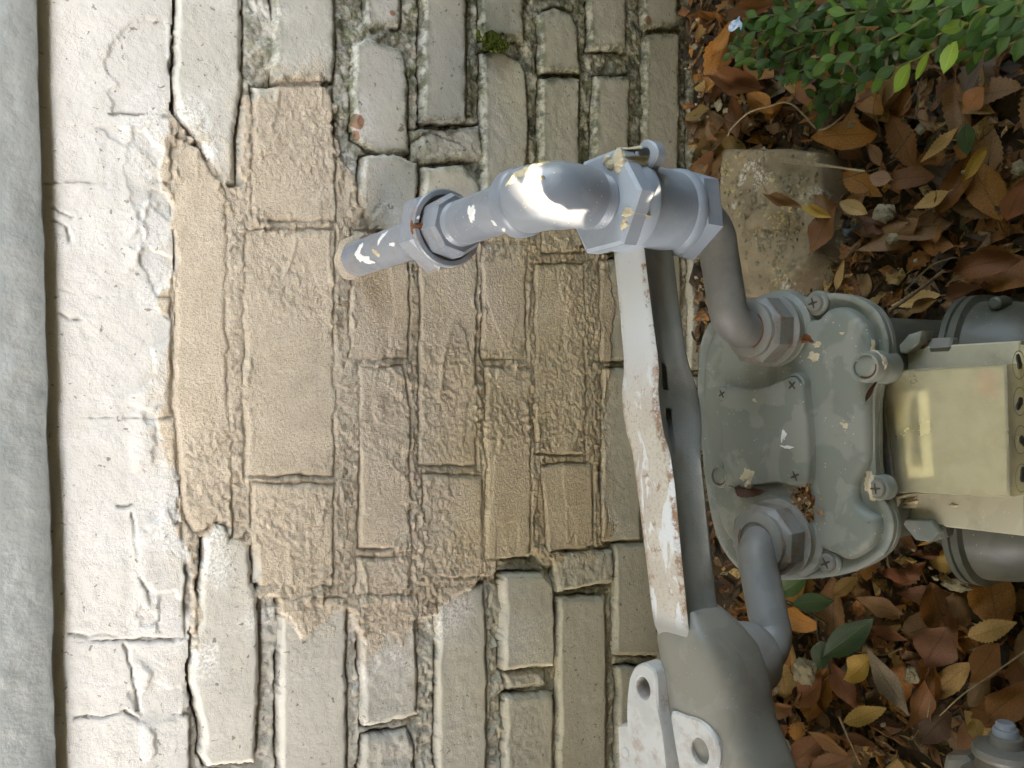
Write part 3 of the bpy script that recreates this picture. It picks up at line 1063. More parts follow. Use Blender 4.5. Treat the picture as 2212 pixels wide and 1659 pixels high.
# outlet end casting: a fat elbow lying along the wall
GX_, GY_, GZ_ = -.183, -.293, .318
stn = [(-.138, -.283, .332, .012, .014), (-.148, -.285, .330, .021, .021), (-.160, -.288, .327, .0275, .0245), (-.178, -.2905, .323, .0295, .0255), (-.192, -.2925, .3225, .029, .0255), (-.204, -.294, .322, .030, .0255),
       (-.218, -.297, .321, .035, .025), (-.232, -.300, .320, .0385, .0245), (-.246, -.302, .320, .0385, .0245), (-.260, -.303, .320, .036, .024), (-.275, -.304, .32, .03, .022)]
rings = []
for x, y, z, ry, rz_ in stn:
    ring = []
    for i in range(40):
        a = 2 * math.pi * i / 40
        c, s_ = math.cos(a), math.sin(a)
        e = .60
        ring.append(vec(x, y + ry * math.copysign(abs(c) ** e, c), z + rz_ * math.copysign(abs(s_) ** e, s_)))
    rings.append(ring)
m = MB(); m.skin(rings); m.build('outlet_casting', MCAST, bar)
m = MB(); m.lathe((GX_ + .006, GY_ + .002, .316), (0, 0, -1), [(0, .024), (.022, .0235), (.030, .0215), (.034, .018), (.034, .012)], 40); m.build('outlet_neck', MTUBE, bar)
# tabs with bolt holes
LA = [onZ(*p, .354)[:2] for p in ((1365, 1450), (1373, 1439), (1388, 1433), (1404, 1440), (1417, 1460), (1421, 1530), (1434, 1600), (1438, 1700), (1400, 1720), (1366, 1700), (1354, 1560), (1356, 1480))]
m = MB(); m.plate_hole(smooth_closed(LA, 5), tuple(onZ(1388.5, 1487, .354)[:2]), (.0070, .0060), .342, .354); m.build('bolt_tab', MLUG, bar)
LB = [onZ(*p, .349)[:2] for p in ((1449, 1538), (1480, 1546), (1510, 1555), (1537, 1580), (1553, 1620), (1548, 1665), (1520, 1700), (1480, 1710), (1462, 1640), (1452, 1580))]
m = MB(); m.plate_hole(smooth_closed(LB, 5), tuple(onZ(1511, 1624, .349)[:2]), (.0078, .0066), .339, .349); m.build('bolt_tab', MLUG, bar)
CB = [onZ(*p, .350)[:2] for p in ((1333, 1572), (1337, 1566), (1356, 1565), (1360, 1575), (1366, 1720), (1338, 1720))]
m = MB(); m.outline(CB, [(.318, 0), (.3485, 0), (.350, .0012)]); m.build('clamp_block', MLUG, bar)
CB = [onZ(*p, .341)[:2] for p in ((1361, 1569), (1404, 1566), (1412, 1720), (1367, 1720))]
m = MB(); m.outline(CB, [(.318, 0), (.340, 0), (.341, .0008)]); m.build('clamp_block', MCAST, bar)
tn = onZ(1350, 1626, .3505)
m = MB(); m.lathe((tn[0], tn[1], .3498), (0, 0, 1), [(0, .0036), (.0008, .0033), (.0012, .0024)], 20); m.build('rivet', MLUG, bar)

# ------------------------------------------------------------------ gas meter
ZL = .215
meter = empty('gas_meter', (-.04, -.27, .02), 'grey painted domestic gas meter with yellowed index cover standing under the meter bar', 'gas meter')
LID = [(1509, 770), (1512, 745), (1530, 700), (1570, 668), (1630, 652), (1690, 646), (1745, 640), (1800, 633), (1850, 642), (1890, 668), (1912, 708), (1919, 752), (1914, 792), (1898, 822), (1890, 860), (1889, 930), (1890, 1000),
       (1896, 1040), (1910, 1080), (1926, 1112), (1929, 1150), (1914, 1190), (1880, 1218), (1830, 1239), (1770, 1249), (1700, 1253), (1640, 1252), (1590, 1225), (1548, 1160), (1526, 1060), (1512, 930), (1506, 840)]
LIDW = smooth_closed([onZ(*p, ZL)[:2] for p in LID], 5)
m = MB()
m.outline(LIDW, [(ZL - .0105, .002), (ZL - .0098, 0), (ZL - .0062, 0), (ZL - .0056, .0015), (ZL - .0050, .0015), (ZL - .0044, 0), (ZL - .0006, 0), (ZL, .0008), (ZL, .0040), (ZL - .0012, .0052)])
m.build('lid_flange', MMETER, meter, 50)
LIDI = [(1524, 775), (1545, 715), (1600, 678), (1690, 672), (1735, 684), (1765, 690), (1790, 668), (1830, 664), (1868, 690), (1890, 735), (1889, 775), (1884, 815), (1880, 870), (1880, 985), (1866, 1018), (1853, 1048), (1856, 1084), (1874, 1104), (1898, 1118), (1900, 1150),
        (1880, 1186), (1835, 1210), (1800, 1196), (1770, 1190), (1735, 1220), (1660, 1228), (1610, 1200), (1562, 1140), (1542, 1060), (1528, 930), (1520, 840)]
LIDIW = smooth_closed([onZ(*p, ZL + .003)[:2] for p in LIDI], 5)
m = MB()
m.outline(LIDIW, [(ZL - .004, 0), (ZL + .0005, .0002), (ZL + .0030, .0010), (ZL + .0048, .0024), (ZL + .0057, .0040), (ZL + .0060, .0060)])
m.build('lid', MMETER, meter, 60)
ZT = ZL + .006
PLT = [(1562, 858), (1570, 838), (1605, 838), (1650, 836), (1690, 820), (1714, 814), (1737, 828), (1742, 850), (1748, 900), (1752, 960), (1752, 1010), (1746, 1044), (1718, 1052), (1680, 1044), (1640, 1050), (1600, 1056), (1572, 1050), (1566, 1010), (1562, 930)]
PLW = smooth_closed([onZ(*p, ZT + .005)[:2] for p in PLT], 4)
m = MB(); m.outline(PLW, [(ZT - .003, -.0022), (ZT - .001, -.0016), (ZT, -.0003), (ZT + .0055, .0002), (ZT + .0072, .0010), (ZT + .0077, .0022)])
m.build('valve_cover', MMETER, meter, 60)


def screw_head(cx, cy, z, r_, par, mat, rot=.6, nm='screw'):
    m = MB()
    m.lathe((cx, cy, z), (0, 0, 1), [(-.004, r_), (.0010, r_), (.0022, r_ * .86), (.0028, r_ * .5)], 24)
    s = m.build(nm, mat, par)
    m = MB()
    for a in (rot, rot + math.pi / 2):
        d = Vector((math.cos(a), math.sin(a), 0)); e = Vector((-d.y, d.x, 0))
        L_, w_ = r_ * .62, r_ * .13
        q = [Vector((cx, cy, z + .0030)) + d * (L_ * i) + e * (w_ * j) for i, j in ((-1, -.6), (-.3, -1), (.3, -1), (1, -.6), (1, .6), (.3, 1), (-.3, 1), (-1, .6))]
        m.add(q, [tuple(range(8))], False)
    c = m.build('cross_slot', MDARKP, s)
    return s


MDARKP = mat_simple('dark_slot', (.05, .045, .035), (.08, .07, .05), 300, .9)  # flat dark colour of the cross slots
for (px, py), rr, dz in (((1712, 832), .0058, .006), ((1718, 1028), .0058, .006), ((1561, 851), .0054, .0055)):
    c = onZ(px, py, ZT + dz + .002)
    m = MB(); m.lathe((c[0], c[1], ZT - .004), (0, 0, 1), [(0, rr * 1.55), (.0070, rr * 1.5), (.0094, rr * 1.35), (.0100, rr * 1.12), (.0086, rr * 1.05)], 28); m.build('screw_boss', MMETER, meter)
    screw_head(c[0], c[1], ZT + .0056, rr, meter, MMETER, rot=.9 + px)
for (px, py), rr in (((1759, 655), .0060), ((1786, 1216), .0062), ((1894, 1055), .0056)):
    c = onZ(px, py, ZL + .004)
    m = MB(); m.lathe((c[0], c[1], ZL - .006), (0, 0, 1), [(0, rr * 1.5), (.007, rr * 1.45), (.0085, rr * 1.25)], 24); m.build('screw_boss', MMETER, meter)
    screw_head(c[0], c[1], ZL + .0028, rr, meter, MCAST, rot=.5 + px)
for (px, py), rr, hh, mt in (((1868, 793), .0098, .016, MRUST), ((1552, 1030), .0085, .014, MRUST)):
    c = onZ(px, py, ZL + hh)
    m = MB(); m.lathe((c[0], c[1], ZL - .010), (0, 0, 1), [(0, rr * 1.12), (.010 + hh - .002, rr), (.010 + hh, rr * .93), (.010 + hh, rr * .80), (.010 + hh - .003, rr * .74)], 32)
    bo = m.build('plug_boss', MMETER, meter)
    m = MB(); m.lathe((c[0], c[1], ZL + hh - .0040), (0, 0, 1), [(0, rr * .79), (.0020, rr * .79), (.0024, rr * .70)], 24); m.build('plug', MMETER, bo)
    m = MB()
    ang = [R(150 + 8 * i) for i in range(18)]
    ins = [Vector((c[0] + math.cos(a) * rr * .62, c[1] + math.sin(a) * rr * .62, ZL + hh - .0012)) for a in ang]
    ous = [Vector((c[0] + math.cos(a) * rr * .74, c[1] + math.sin(a) * rr * .74, ZL + hh - .0010)) for a in ang]
    m.add(ins + ous, [(i, i + 1, 18 + i + 1, 18 + i) for i in range(17)], False); m.build('rust_ring', MRUST, bo)
# couplings: collar cast on the lid, big swivel nut, bent tube up to the bar
for hx, hy, tx, ty, zt_, mt, rn in ((.0335, -.2650, HX, HY, .304, MNUT, .0225), (-.1120, -.2680, GX_ + .006, GY_, .290, MNUT, .0240)):
    m = MB(); m.lathe((hx, hy, ZL - .004), (0, 0, 1), [(0, rn * 1.30), (.008, rn * 1.24), (.011, rn * 1.10), (.016, rn * 1.06), (.017, rn * .8)], 48); m.build('coupling_collar', MMETER, meter)
    m = MB()
    m.lathe((hx, hy, ZL + .010), (0, 0, 1), [(0, rn * .95), (.001, rn * 1.12), (.004, rn * 1.14), (.0055, rn * 1.02)], 48)
    m.lathe((hx, hy, ZL + .0150), (0, 0, 1), [(0, rn), (.0015, rn * 1.07), (.0155, rn * 1.07), (.0185, rn * .97), (.0200, rn * .86), (.0200, rn * .62), (.0185, rn * .58)], 8, phase=.3)
    m.lathe((hx, hy, ZL + .0335), (0, 0, 1), [(0, rn * .90), (.0025, rn * .86), (.0035, rn * .78), (.0035, rn * .56), (.002, rn * .54)], 48)
    nu_ = m.build('swivel_nut', mt, bar, 30)
    m = MB()
    a_ = [R(200 + 9 * i) if hx > 0 else R(60 + 9 * i) for i in range(14)]
    ins = [Vector((hx + math.cos(a) * rn * .57, hy + math.sin(a) * rn * .57, ZL + .0372)) for a in a_]
    ous = [Vector((hx + math.cos(a) * rn * .62, hy + math.sin(a) * rn * .62, ZL + .0372)) for a in a_]
    m.add(ins + ous, [(i, i + 1, 14 + i + 1, 14 + i) for i in range(13)], False); m.build('rust_ring', MRUST, nu_)
    RBD = .0185
    zh = zt_ - .0075 - RBD
    dxy = Vector((hx - tx, hy - ty, 0)); LH = dxy.length; dh = dxy / LH
    pts = [Vector((tx, ty, zt_ + .012)), Vector((tx, ty, zt_))]
    for k in range(8):
        a = R(90 * k / 7)
        pts.append(Vector((tx, ty, zh + RBD)) + dh * (RBD * (1 - math.cos(a))) - Vector((0, 0, RBD * math.sin(a))))
    ze = zh - .006
    pts.append(Vector((tx, ty, 0)) + dh * (LH * .5) + Vector((0, 0, (zh + ze) / 2)))
    for k in range(8):
        a = R(90 * k / 7)
        pts.append(Vector((hx, hy, ze - RBD)) - dh * (RBD * (1 - math.sin(a))) + Vector((0, 0, RBD * math.cos(a))))
    pts.append(Vector((hx, hy, ZL + .02)))
    m = MB(); m.tube(smooth_open(pts, 3), .0128, 32); m.build('bent_tube', MTUBE, bar)

# case below the lid, front diaphragm case, index
BODY = [(p[0] * .86 - .006, p[1] * .80 - .055) for p in LIDW]
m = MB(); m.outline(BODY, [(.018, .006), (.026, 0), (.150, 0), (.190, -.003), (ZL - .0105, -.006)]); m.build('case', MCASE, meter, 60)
DR = rounded_rect(-.155, .056, -.01, .130, .048, 8)
yfr = lambda x, y, h: (x, -h, y)
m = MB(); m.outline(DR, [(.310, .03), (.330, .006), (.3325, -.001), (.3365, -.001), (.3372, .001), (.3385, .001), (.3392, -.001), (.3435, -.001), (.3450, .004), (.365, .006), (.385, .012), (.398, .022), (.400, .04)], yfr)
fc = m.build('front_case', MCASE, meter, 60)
for px, py in ((2150, 655), (2192, 1212)):
    c = onY(px, py, -.362)
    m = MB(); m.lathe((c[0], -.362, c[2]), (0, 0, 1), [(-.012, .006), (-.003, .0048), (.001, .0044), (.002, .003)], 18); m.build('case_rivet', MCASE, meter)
# steel side brackets and their bolts beside the index
for pts, z_ in ((((1928, 762), (1962, 722), (1990, 714), (1983, 742), (1958, 764)), .178), (((1942, 1122), (1978, 1122), (2010, 1124), (2030, 1150), (2008, 1172), (1976, 1166)), .174)):
    P_ = [onZ(*p, z_)[:2] for p in pts]
    m = MB(); m.outline(P_, [(z_ - .016, 0), (z_ - .001, 0), (z_, .001)]); m.build('bracket', MMETER, meter, 30)
for px, py, z_, mt in ((1997, 745, .168, MRUST), (2050, 750, .168, MCAST), (2038, 1142, .168, MCASE)):
    c = onZ(px, py, z_)
    m = MB(); m.lathe((c[0], c[1] + .012, z_ - .006), (0, -1, 0), [(0, .0075), (.012, .0075), (.0135, .006), (.0135, .0035)], 6); m.lathe((c[0], c[1] + .03, z_ - .006), (0, -1, 0), [(0, .005), (.02, .005)], 16)
    m.build('bolt', mt, meter, 20)
ZI = .168
IB = [onZ(*p, ZI)[:2] for p in ((1922, 758), (2128, 752), (2215, 752), (2215, 1122), (2128, 1118), (1945, 1118))]
IB = [(.0182, -.313), (.0188, -.402), (-.1005, -.402), (-.1015, -.318)]
MIDX = mat_paint('index_housing_plastic', (.46, .42, .31), (.50, .46, .34), .6, .0, .5, .2, dirt=.45)
m = MB(); m.outline(IB, [(ZI - .060, 0), (ZI - .001, 0), (ZI, .001)]); ih = m.build('index_housing', MIDX, meter, 30)
MDUST = mat_simple('dusty_grey_plastic', (.21, .19, .155), (.15, .135, .11), 90, .7, .4)
ZC = .190
# opaque rear collar of the cover, then the clouded window
m = MB(); m.outline([(.0035, -.3130), (.0035, -.3255), (-.0800, -.3330), (-.0795, -.3200)], [(ZI - .02, 0), (ZC - .0005, 0), (ZC + .0005, .0008)]); m.build('cover_collar', MDUST, meter, 30)
cv = [(.0030, -.3258), (.0050, -.404), (-.0745, -.404), (-.0792, -.3333), (-.055, -.3300), (-.02, -.3268)]
m = MB(); m.outline(smooth_closed(cv, 1), [(ZI - .056, 0), (ZC - .004, .0002), (ZC - .001, .001), (ZC, .003)]); m.build('index_cover', MCOVER, meter, 40)
# number plate with barcode under the cover
MLABEL = mat_flat('cream_label', (.94, .86, .60))
MINK = mat_flat('faded_ink', (.20, .17, .10))
MINNER = mat_flat('tan_backing', (.40, .37, .27))
m = MB(); m.outline([(.0012, -.3285), (.0030, -.400), (-.0725, -.400), (-.0775, -.3362)], [(ZC - .012, 0), (ZC - .0042, 0)]); m.build('index_backing', MINNER, meter, 30)
ZB = ZC - .0038
LBL = [onZ(*p, ZB)[:2] for p in ((1950, 846), (2004, 845), (2010, 930), (2018, 1030), (1962, 1034), (1950, 940), (1936, 935), (1934, 880), (1946, 876))]
m = MB(); m.outline(LBL, [(ZB - .0004, 0), (ZB, 0)]); lab = m.build('label', MLABEL, meter, 30)
m = MB()
rsb = random.Random(4)
yb = 868.0
while yb < 1000:
    w_ = rsb.choice((1.6, 2.4, 3.4))
    f0, f1 = (yb - 848) / 180.0, (yb + w_ - 848) / 180.0
    xs = lambda f: 1962 + 10 * f
    q = [onZ(xs(f0), yb, ZB + .0003), onZ(xs(f0) + 21, yb, ZB + .0003), onZ(xs(f1) + 21, yb + w_, ZB + .0003), onZ(xs(f1), yb + w_, ZB + .0003)]
    m.add(q, [(0, 1, 2, 3)], False)
    yb += w_ + rsb.choice((1.4, 2.2, 3.2))
m.build('barcode', MINK, lab)


def text_mesh(s, size, org, xdir, ydir, mat, name, par, up=.0002):
    cu = bpy.data.curves.new('t', 'FONT')
    cu.body = s
    cu.size = size
    to = bpy.data.objects.new('t', cu)
    COL.objects.link(to)
    dg = bpy.context.evaluated_depsgraph_get()
    me = bpy.data.meshes.new_from_object(to.evaluated_get(dg))
    bpy.data.objects.remove(to)
    xd, yd = Vector(xdir).normalized(), Vector(ydir).normalized()
    zd = xd.cross(yd).normalized()
    M_ = Matrix.Identity(4)
    for i in range(3):
        M_[i][0], M_[i][1], M_[i][2], M_[i][3] = xd[i], yd[i], zd[i], org[i] + zd[i] * up
    me.transform(M_)
    me.materials.clear()
    return link(name, me, mat, par)


# the number runs down the right side of the barcode, its feet towards the barcode
o_ = onZ(1992, 1010, ZB); e_ = onZ(1984, 868, ZB)
text_mesh('0 331C5C01  1866 01', .0068, tuple(o_), tuple(e_ - o_), tuple(onZ(1984, 1010, ZB) - o_), MINK, 'number', lab)
# red tag under the cover, front dial plate
MRED = mat_flat('faded_red', (.50, .30, .20))
q = [onZ(*p, ZB)[:2] for p in ((2115, 800), (2150, 800), (2152, 858), (2116, 850))]
m = MB(); m.outline(q, [(ZB - .0003, 0), (ZB, 0)]); m.build('red_tag', MRED, meter, 30)
MDIAL = mat_flat('dial_plate_cream', (.42, .37, .22))
m = MB(); m.outline([(.0165, .060), (.0165, .1675), (-.0985, .1675), (-.0985, .060)], [(.4022, 0), (.4036, .0006)], yfr); dpl = m.build('dial_plate', MDIAL, meter, 30)
MBLK = mat_flat('black_print', (.03, .028, .022))
for k, x in enumerate((.004, -.018, -.041, -.064)):
    m = MB()
    a0 = .4 + k * 1.9
    pts = []
    for i in range(24):
        a = 2 * math.pi * i / 24
        rr = .0026 if math.cos(a - a0) < .6 else .0026 + .0045 * max(0, (math.cos(a - a0) - .6) / .4) ** 2
        pts.append((x + rr * math.cos(a), .1765 + rr * math.sin(a)))
    m.outline(pts, [(.4044, 0), (.4052, 0)], yfr); m.build('dial_hand', MBLK, dpl)
    m = MB()
    rg = [[Vector((x + rr * math.cos(2 * math.pi * i / 40), -.40445, .1765 + rr * math.sin(2 * math.pi * i / 40))) for i in range(40)] for rr in (.0082, .0087)]
    m.skin(rg, False, False); m.build('dial', MBLK, dpl)

# ------------------------------------------------------------------ shut-off valve low in the corner
valve = empty('gas_valve', (-.265, -.365, .0), 'grey plug valve with stacked round cap low in the leaves by the corner', 'valve')
vz = .100
va, vb = Vector(onZ(2172, 1560, vz)), Vector(onZ(2176, 1700, vz))
vax = (va - vb).normalized()
pxm = (va - vb).length / 140
org = va
AX = -vax
m = MB(); m.lathe(org, AX, [(0, .0052), (.001, .0062), (.0045, .0062)], 28); m.lathe(org, AX, [(.0042, .0078), (.0055, .0082), (.0095, .0082)], 28); m.build('cap', MHUB, valve)
m = MB(); m.lathe(org, AX, [(.0090, .0090), (.0098, .0105), (.0160, .0110), (.0168, .0100)], 32); m.build('gland_nut', MCAST, valve)
m = MB(); m.lathe(org, AX, [(.0162, .0125), (.0180, .0205), (.0215, .0220), (.0240, .0212), (.0250, .0190), (.0330, .0200), (.0400, .0290), (.0480, .0330), (.0800, .0340), (.0900, .030)], 40); m.build('bonnet', MCAST, valve)
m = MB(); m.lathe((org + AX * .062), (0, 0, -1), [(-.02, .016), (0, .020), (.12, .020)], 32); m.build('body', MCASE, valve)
sc_ = onZ(2078, 1676, .095)
m = MB(); m.lathe((sc_[0], sc_[1], .095), (0, 0, -1), [(0, .0125), (.002, .0160), (.016, .0160), (.018, .012), (.100, .012)], 6, phase=.2); m.build('hex_plug', MCAST, valve, 20)
# ------------------------------------------------------------------ paving brick lying by the wall
def mat_stone():
    t = NT('dusty_paving_brick')
    n1, n2, n3 = t.noise(40, 5, .6), t.noise(260, 5, .7), t.noise(900, 3, .7)
    col = t.mix(t.ramp(n1, .35, .65), (.255, .195, .118), (.325, .25, .155))
    yel = t.math('MULTIPLY', t.ramp(t.noise(30, 3, .5), .52, .60), t.ramp(n2, .52, .60))
    col = t.mix(yel, col, (.52, .42, .19))
    wh = t.math('MULTIPLY', t.ramp(t.noise(22, 3, .5, t.mapped((1.0, 1.7, 1.0))), .58, .64), t.ramp(n2, .46, .56))
    col = t.mix(wh, col, (.58, .53, .43))
    col = t.mix(t.ramp(n3, .62, .72, 0, .45), col, (.13, .095, .055))
    return t.done(col, .9, t.bump(t.math('ADD', n2, t.math('MULTIPLY', n3, .5)), .7, .0016), spec=.2)


MSTONE = mat_stone()
ZS = .042
SP = [(1553, 330), (1557, 319), (1640, 314), (1735, 318), (1766, 330), (1782, 372), (1779, 420), (1764, 500), (1768, 548), (1742, 585), (1700, 636), (1680, 648), (1600, 650), (1548, 640), (1536, 540), (1544, 430)]
SPW = np.array([onZ(*p, ZS)[:2] for p in SP])
SPS = np.array(smooth_closed(SPW, 8))
sx = np.arange(SPW[:, 0].min() - .012, SPW[:, 0].max() + .012, .0016)
sy = np.arange(SPW[:, 1].min() - .012, SPW[:, 1].max() + .012, .0016)
SX, SY = np.meshgrid(sx, sy)
ds = sdf([tuple(p) for p in SPS], SX + .0016 * fbm(SX, SY, .012, 3, 4), SY + .0016 * fbm(SX, SY, .012, 3, 6))
SZ = ZS + .0018 * fbm(SX, SY, .03, 3, 2) + .0012 * fbm(SX, SY, .006, 3, 8) - .045 * sstep(ds, .0035, -.0025) - .003 * sstep(ds, .007, 0)
# crust of dropped mortar stuck on its face
SZ = SZ + .004 * sstep(fbm(SX, SY, .028, 3, 11), .16, .24) * sstep(ds, .002, .006)
stone = link('paving_brick', grid_mesh('paving_brick', SX, SY, SZ, (ds[:-1, :-1] > -.0045)), MSTONE)
tag(stone, 'dusty brown paving brick lying flat at the foot of the wall', 'paving brick')

# ------------------------------------------------------------------ leaves
def leaf_mesh(L=1.0, wr=.45, p=1.0, fold=.25, curl=.2, cup=.0, twist=0.0, serr=0.0, nu=14, stalk=.16, wob=.0, seed=0, tip=1.0, k_half=2):
    rs = random.Random(seed)
    vs_, uv, fs_ = [], [], []
    cols = [-1.0] + ([-.5] if k_half == 2 else []) + [0.0] + ([.5] if k_half == 2 else []) + [1.0]
    nc = len(cols)
    ph1, ph2 = rs.uniform(0, 6), rs.uniform(0, 6)
    for i in range(nu + 1):
        u = i / nu
        w = wr * .5 * max(.012, math.sin(math.pi * u ** p) ** .8 * (1 - .25 * (u ** 4) * tip))
        if i in (0, nu):
            w = wr * .015
        sk = .035 * math.sin(u * 3 + ph1) * wob
        for c in cols:
            ww = w
            if abs(c) == 1 and serr and 0 < i < nu:
                ww *= 1 + serr * (1 if i % 2 else -1)
            y = c * ww
            z = fold * abs(y) + curl * ((u - .45) ** 2 - .05) + cup * y * y * 4 + wob * .05 * math.sin(u * 9 + c * 1.7 + ph2) * (abs(c) + .2)
            a = twist * (u - .5)
            y2, z2 = y * math.cos(a) - z * math.sin(a) * .0, z + y * math.sin(a)
            vs_.append((u - .5, y2 + sk, z2))
            uv.append((u, c * .5 + .5))
    for i in range(nu):
        for j in range(nc - 1):
            fs_.append((i * nc + j, i * nc + j + 1, (i + 1) * nc + j + 1, (i + 1) * nc + j))
    if stalk > 0:
        z0 = vs_[nc // 2][2]
        b = len(vs_)
        for k, (x, z) in enumerate(((-.49, z0), (-.5 - stalk * .5, z0 + .01), (-.5 - stalk, z0 - .02))):
            r_ = .016
            for q in ((0, r_, 0), (0, -r_, 0), (0, 0, r_)):
                vs_.append((x, q[1], z + q[2])); uv.append((0, .5))
        for k in range(2):
            for q in range(3):
                a, c = b + k * 3 + q, b + k * 3 + (q + 1) % 3
                fs_.append((a, c, c + 3, a + 3))
    me = bpy.data.meshes.new('leaf')
    me.from_pydata(vs_, [], fs_)
    ul = me.uv_layers.new(name='UVMap')
    for lp in me.loops:
        ul.data[lp.index].uv = uv[lp.vertex_index]
    me.polygons.foreach_set('use_smooth', [True] * len(fs_))
    me.update()
    return me


def add_mat(me, m):
    if not me.materials:
        me.materials.append(m)
    return me


LEAFV = {'oval': [], 'serr': [], 'curl': [], 'scrap': []}
for k in range(7):
    LEAFV['oval'].append(add_mat(leaf_mesh(1, .46, .95, .12, random.uniform(-.35, .7), random.uniform(-.5, .9), random.uniform(-1.1, 1.1), .02, 16, .18, 1.1, k), MDRY))
    LEAFV['serr'].append(add_mat(leaf_mesh(1, .38, .9, .35, random.uniform(-.3, .5), .0, random.uniform(-.8, .8), .085, 24, .1, .5, 20 + k), MDRY))
    LEAFV['curl'].append(add_mat(leaf_mesh(1, .40, .95, random.uniform(.5, .95), random.uniform(.2, .9), random.uniform(.0, 1.2), random.uniform(-1.4, 1.4), .05, 18, .14, 1.2, 40 + k), MDRY))
    LEAFV['scrap'].append(add_mat(leaf_mesh(1, random.uniform(.5, .8), random.uniform(.5, 1.5), .2, random.uniform(-.6, .6), random.uniform(-.6, .6), random.uniform(-1, 1), .16, 12, 0, 1.6, 60 + k), MDRY))


def orient(xdir, up):
    x = Vector(xdir).normalized()
    z = Vector(up)
    z = (z - x * z.dot(x)).normalized()
    y = z.cross(x)
    return Matrix(((x.x, y.x, z.x), (x.y, y.y, z.y), (x.z, y.z, z.z))).to_4x4()


def put_leaf(name, me, p0, p1, width_ratio, color, up=(0, 0, 1)):
    """leaf from stalk end p0 to tip p1"""
    p0, p1 = Vector(p0), Vector(p1)
    d = p1 - p0
    L = d.length
    o = bpy.data.objects.new(name, me)
    COL.objects.link(o)
    M_ = orient(d, up)
    o.matrix_world = Matrix.Translation((p0 + p1) / 2) @ M_ @ Matrix.Diagonal((L, L * width_ratio, L, 1))
    o.color = (color[0], color[1], color[2], 1)
    return o


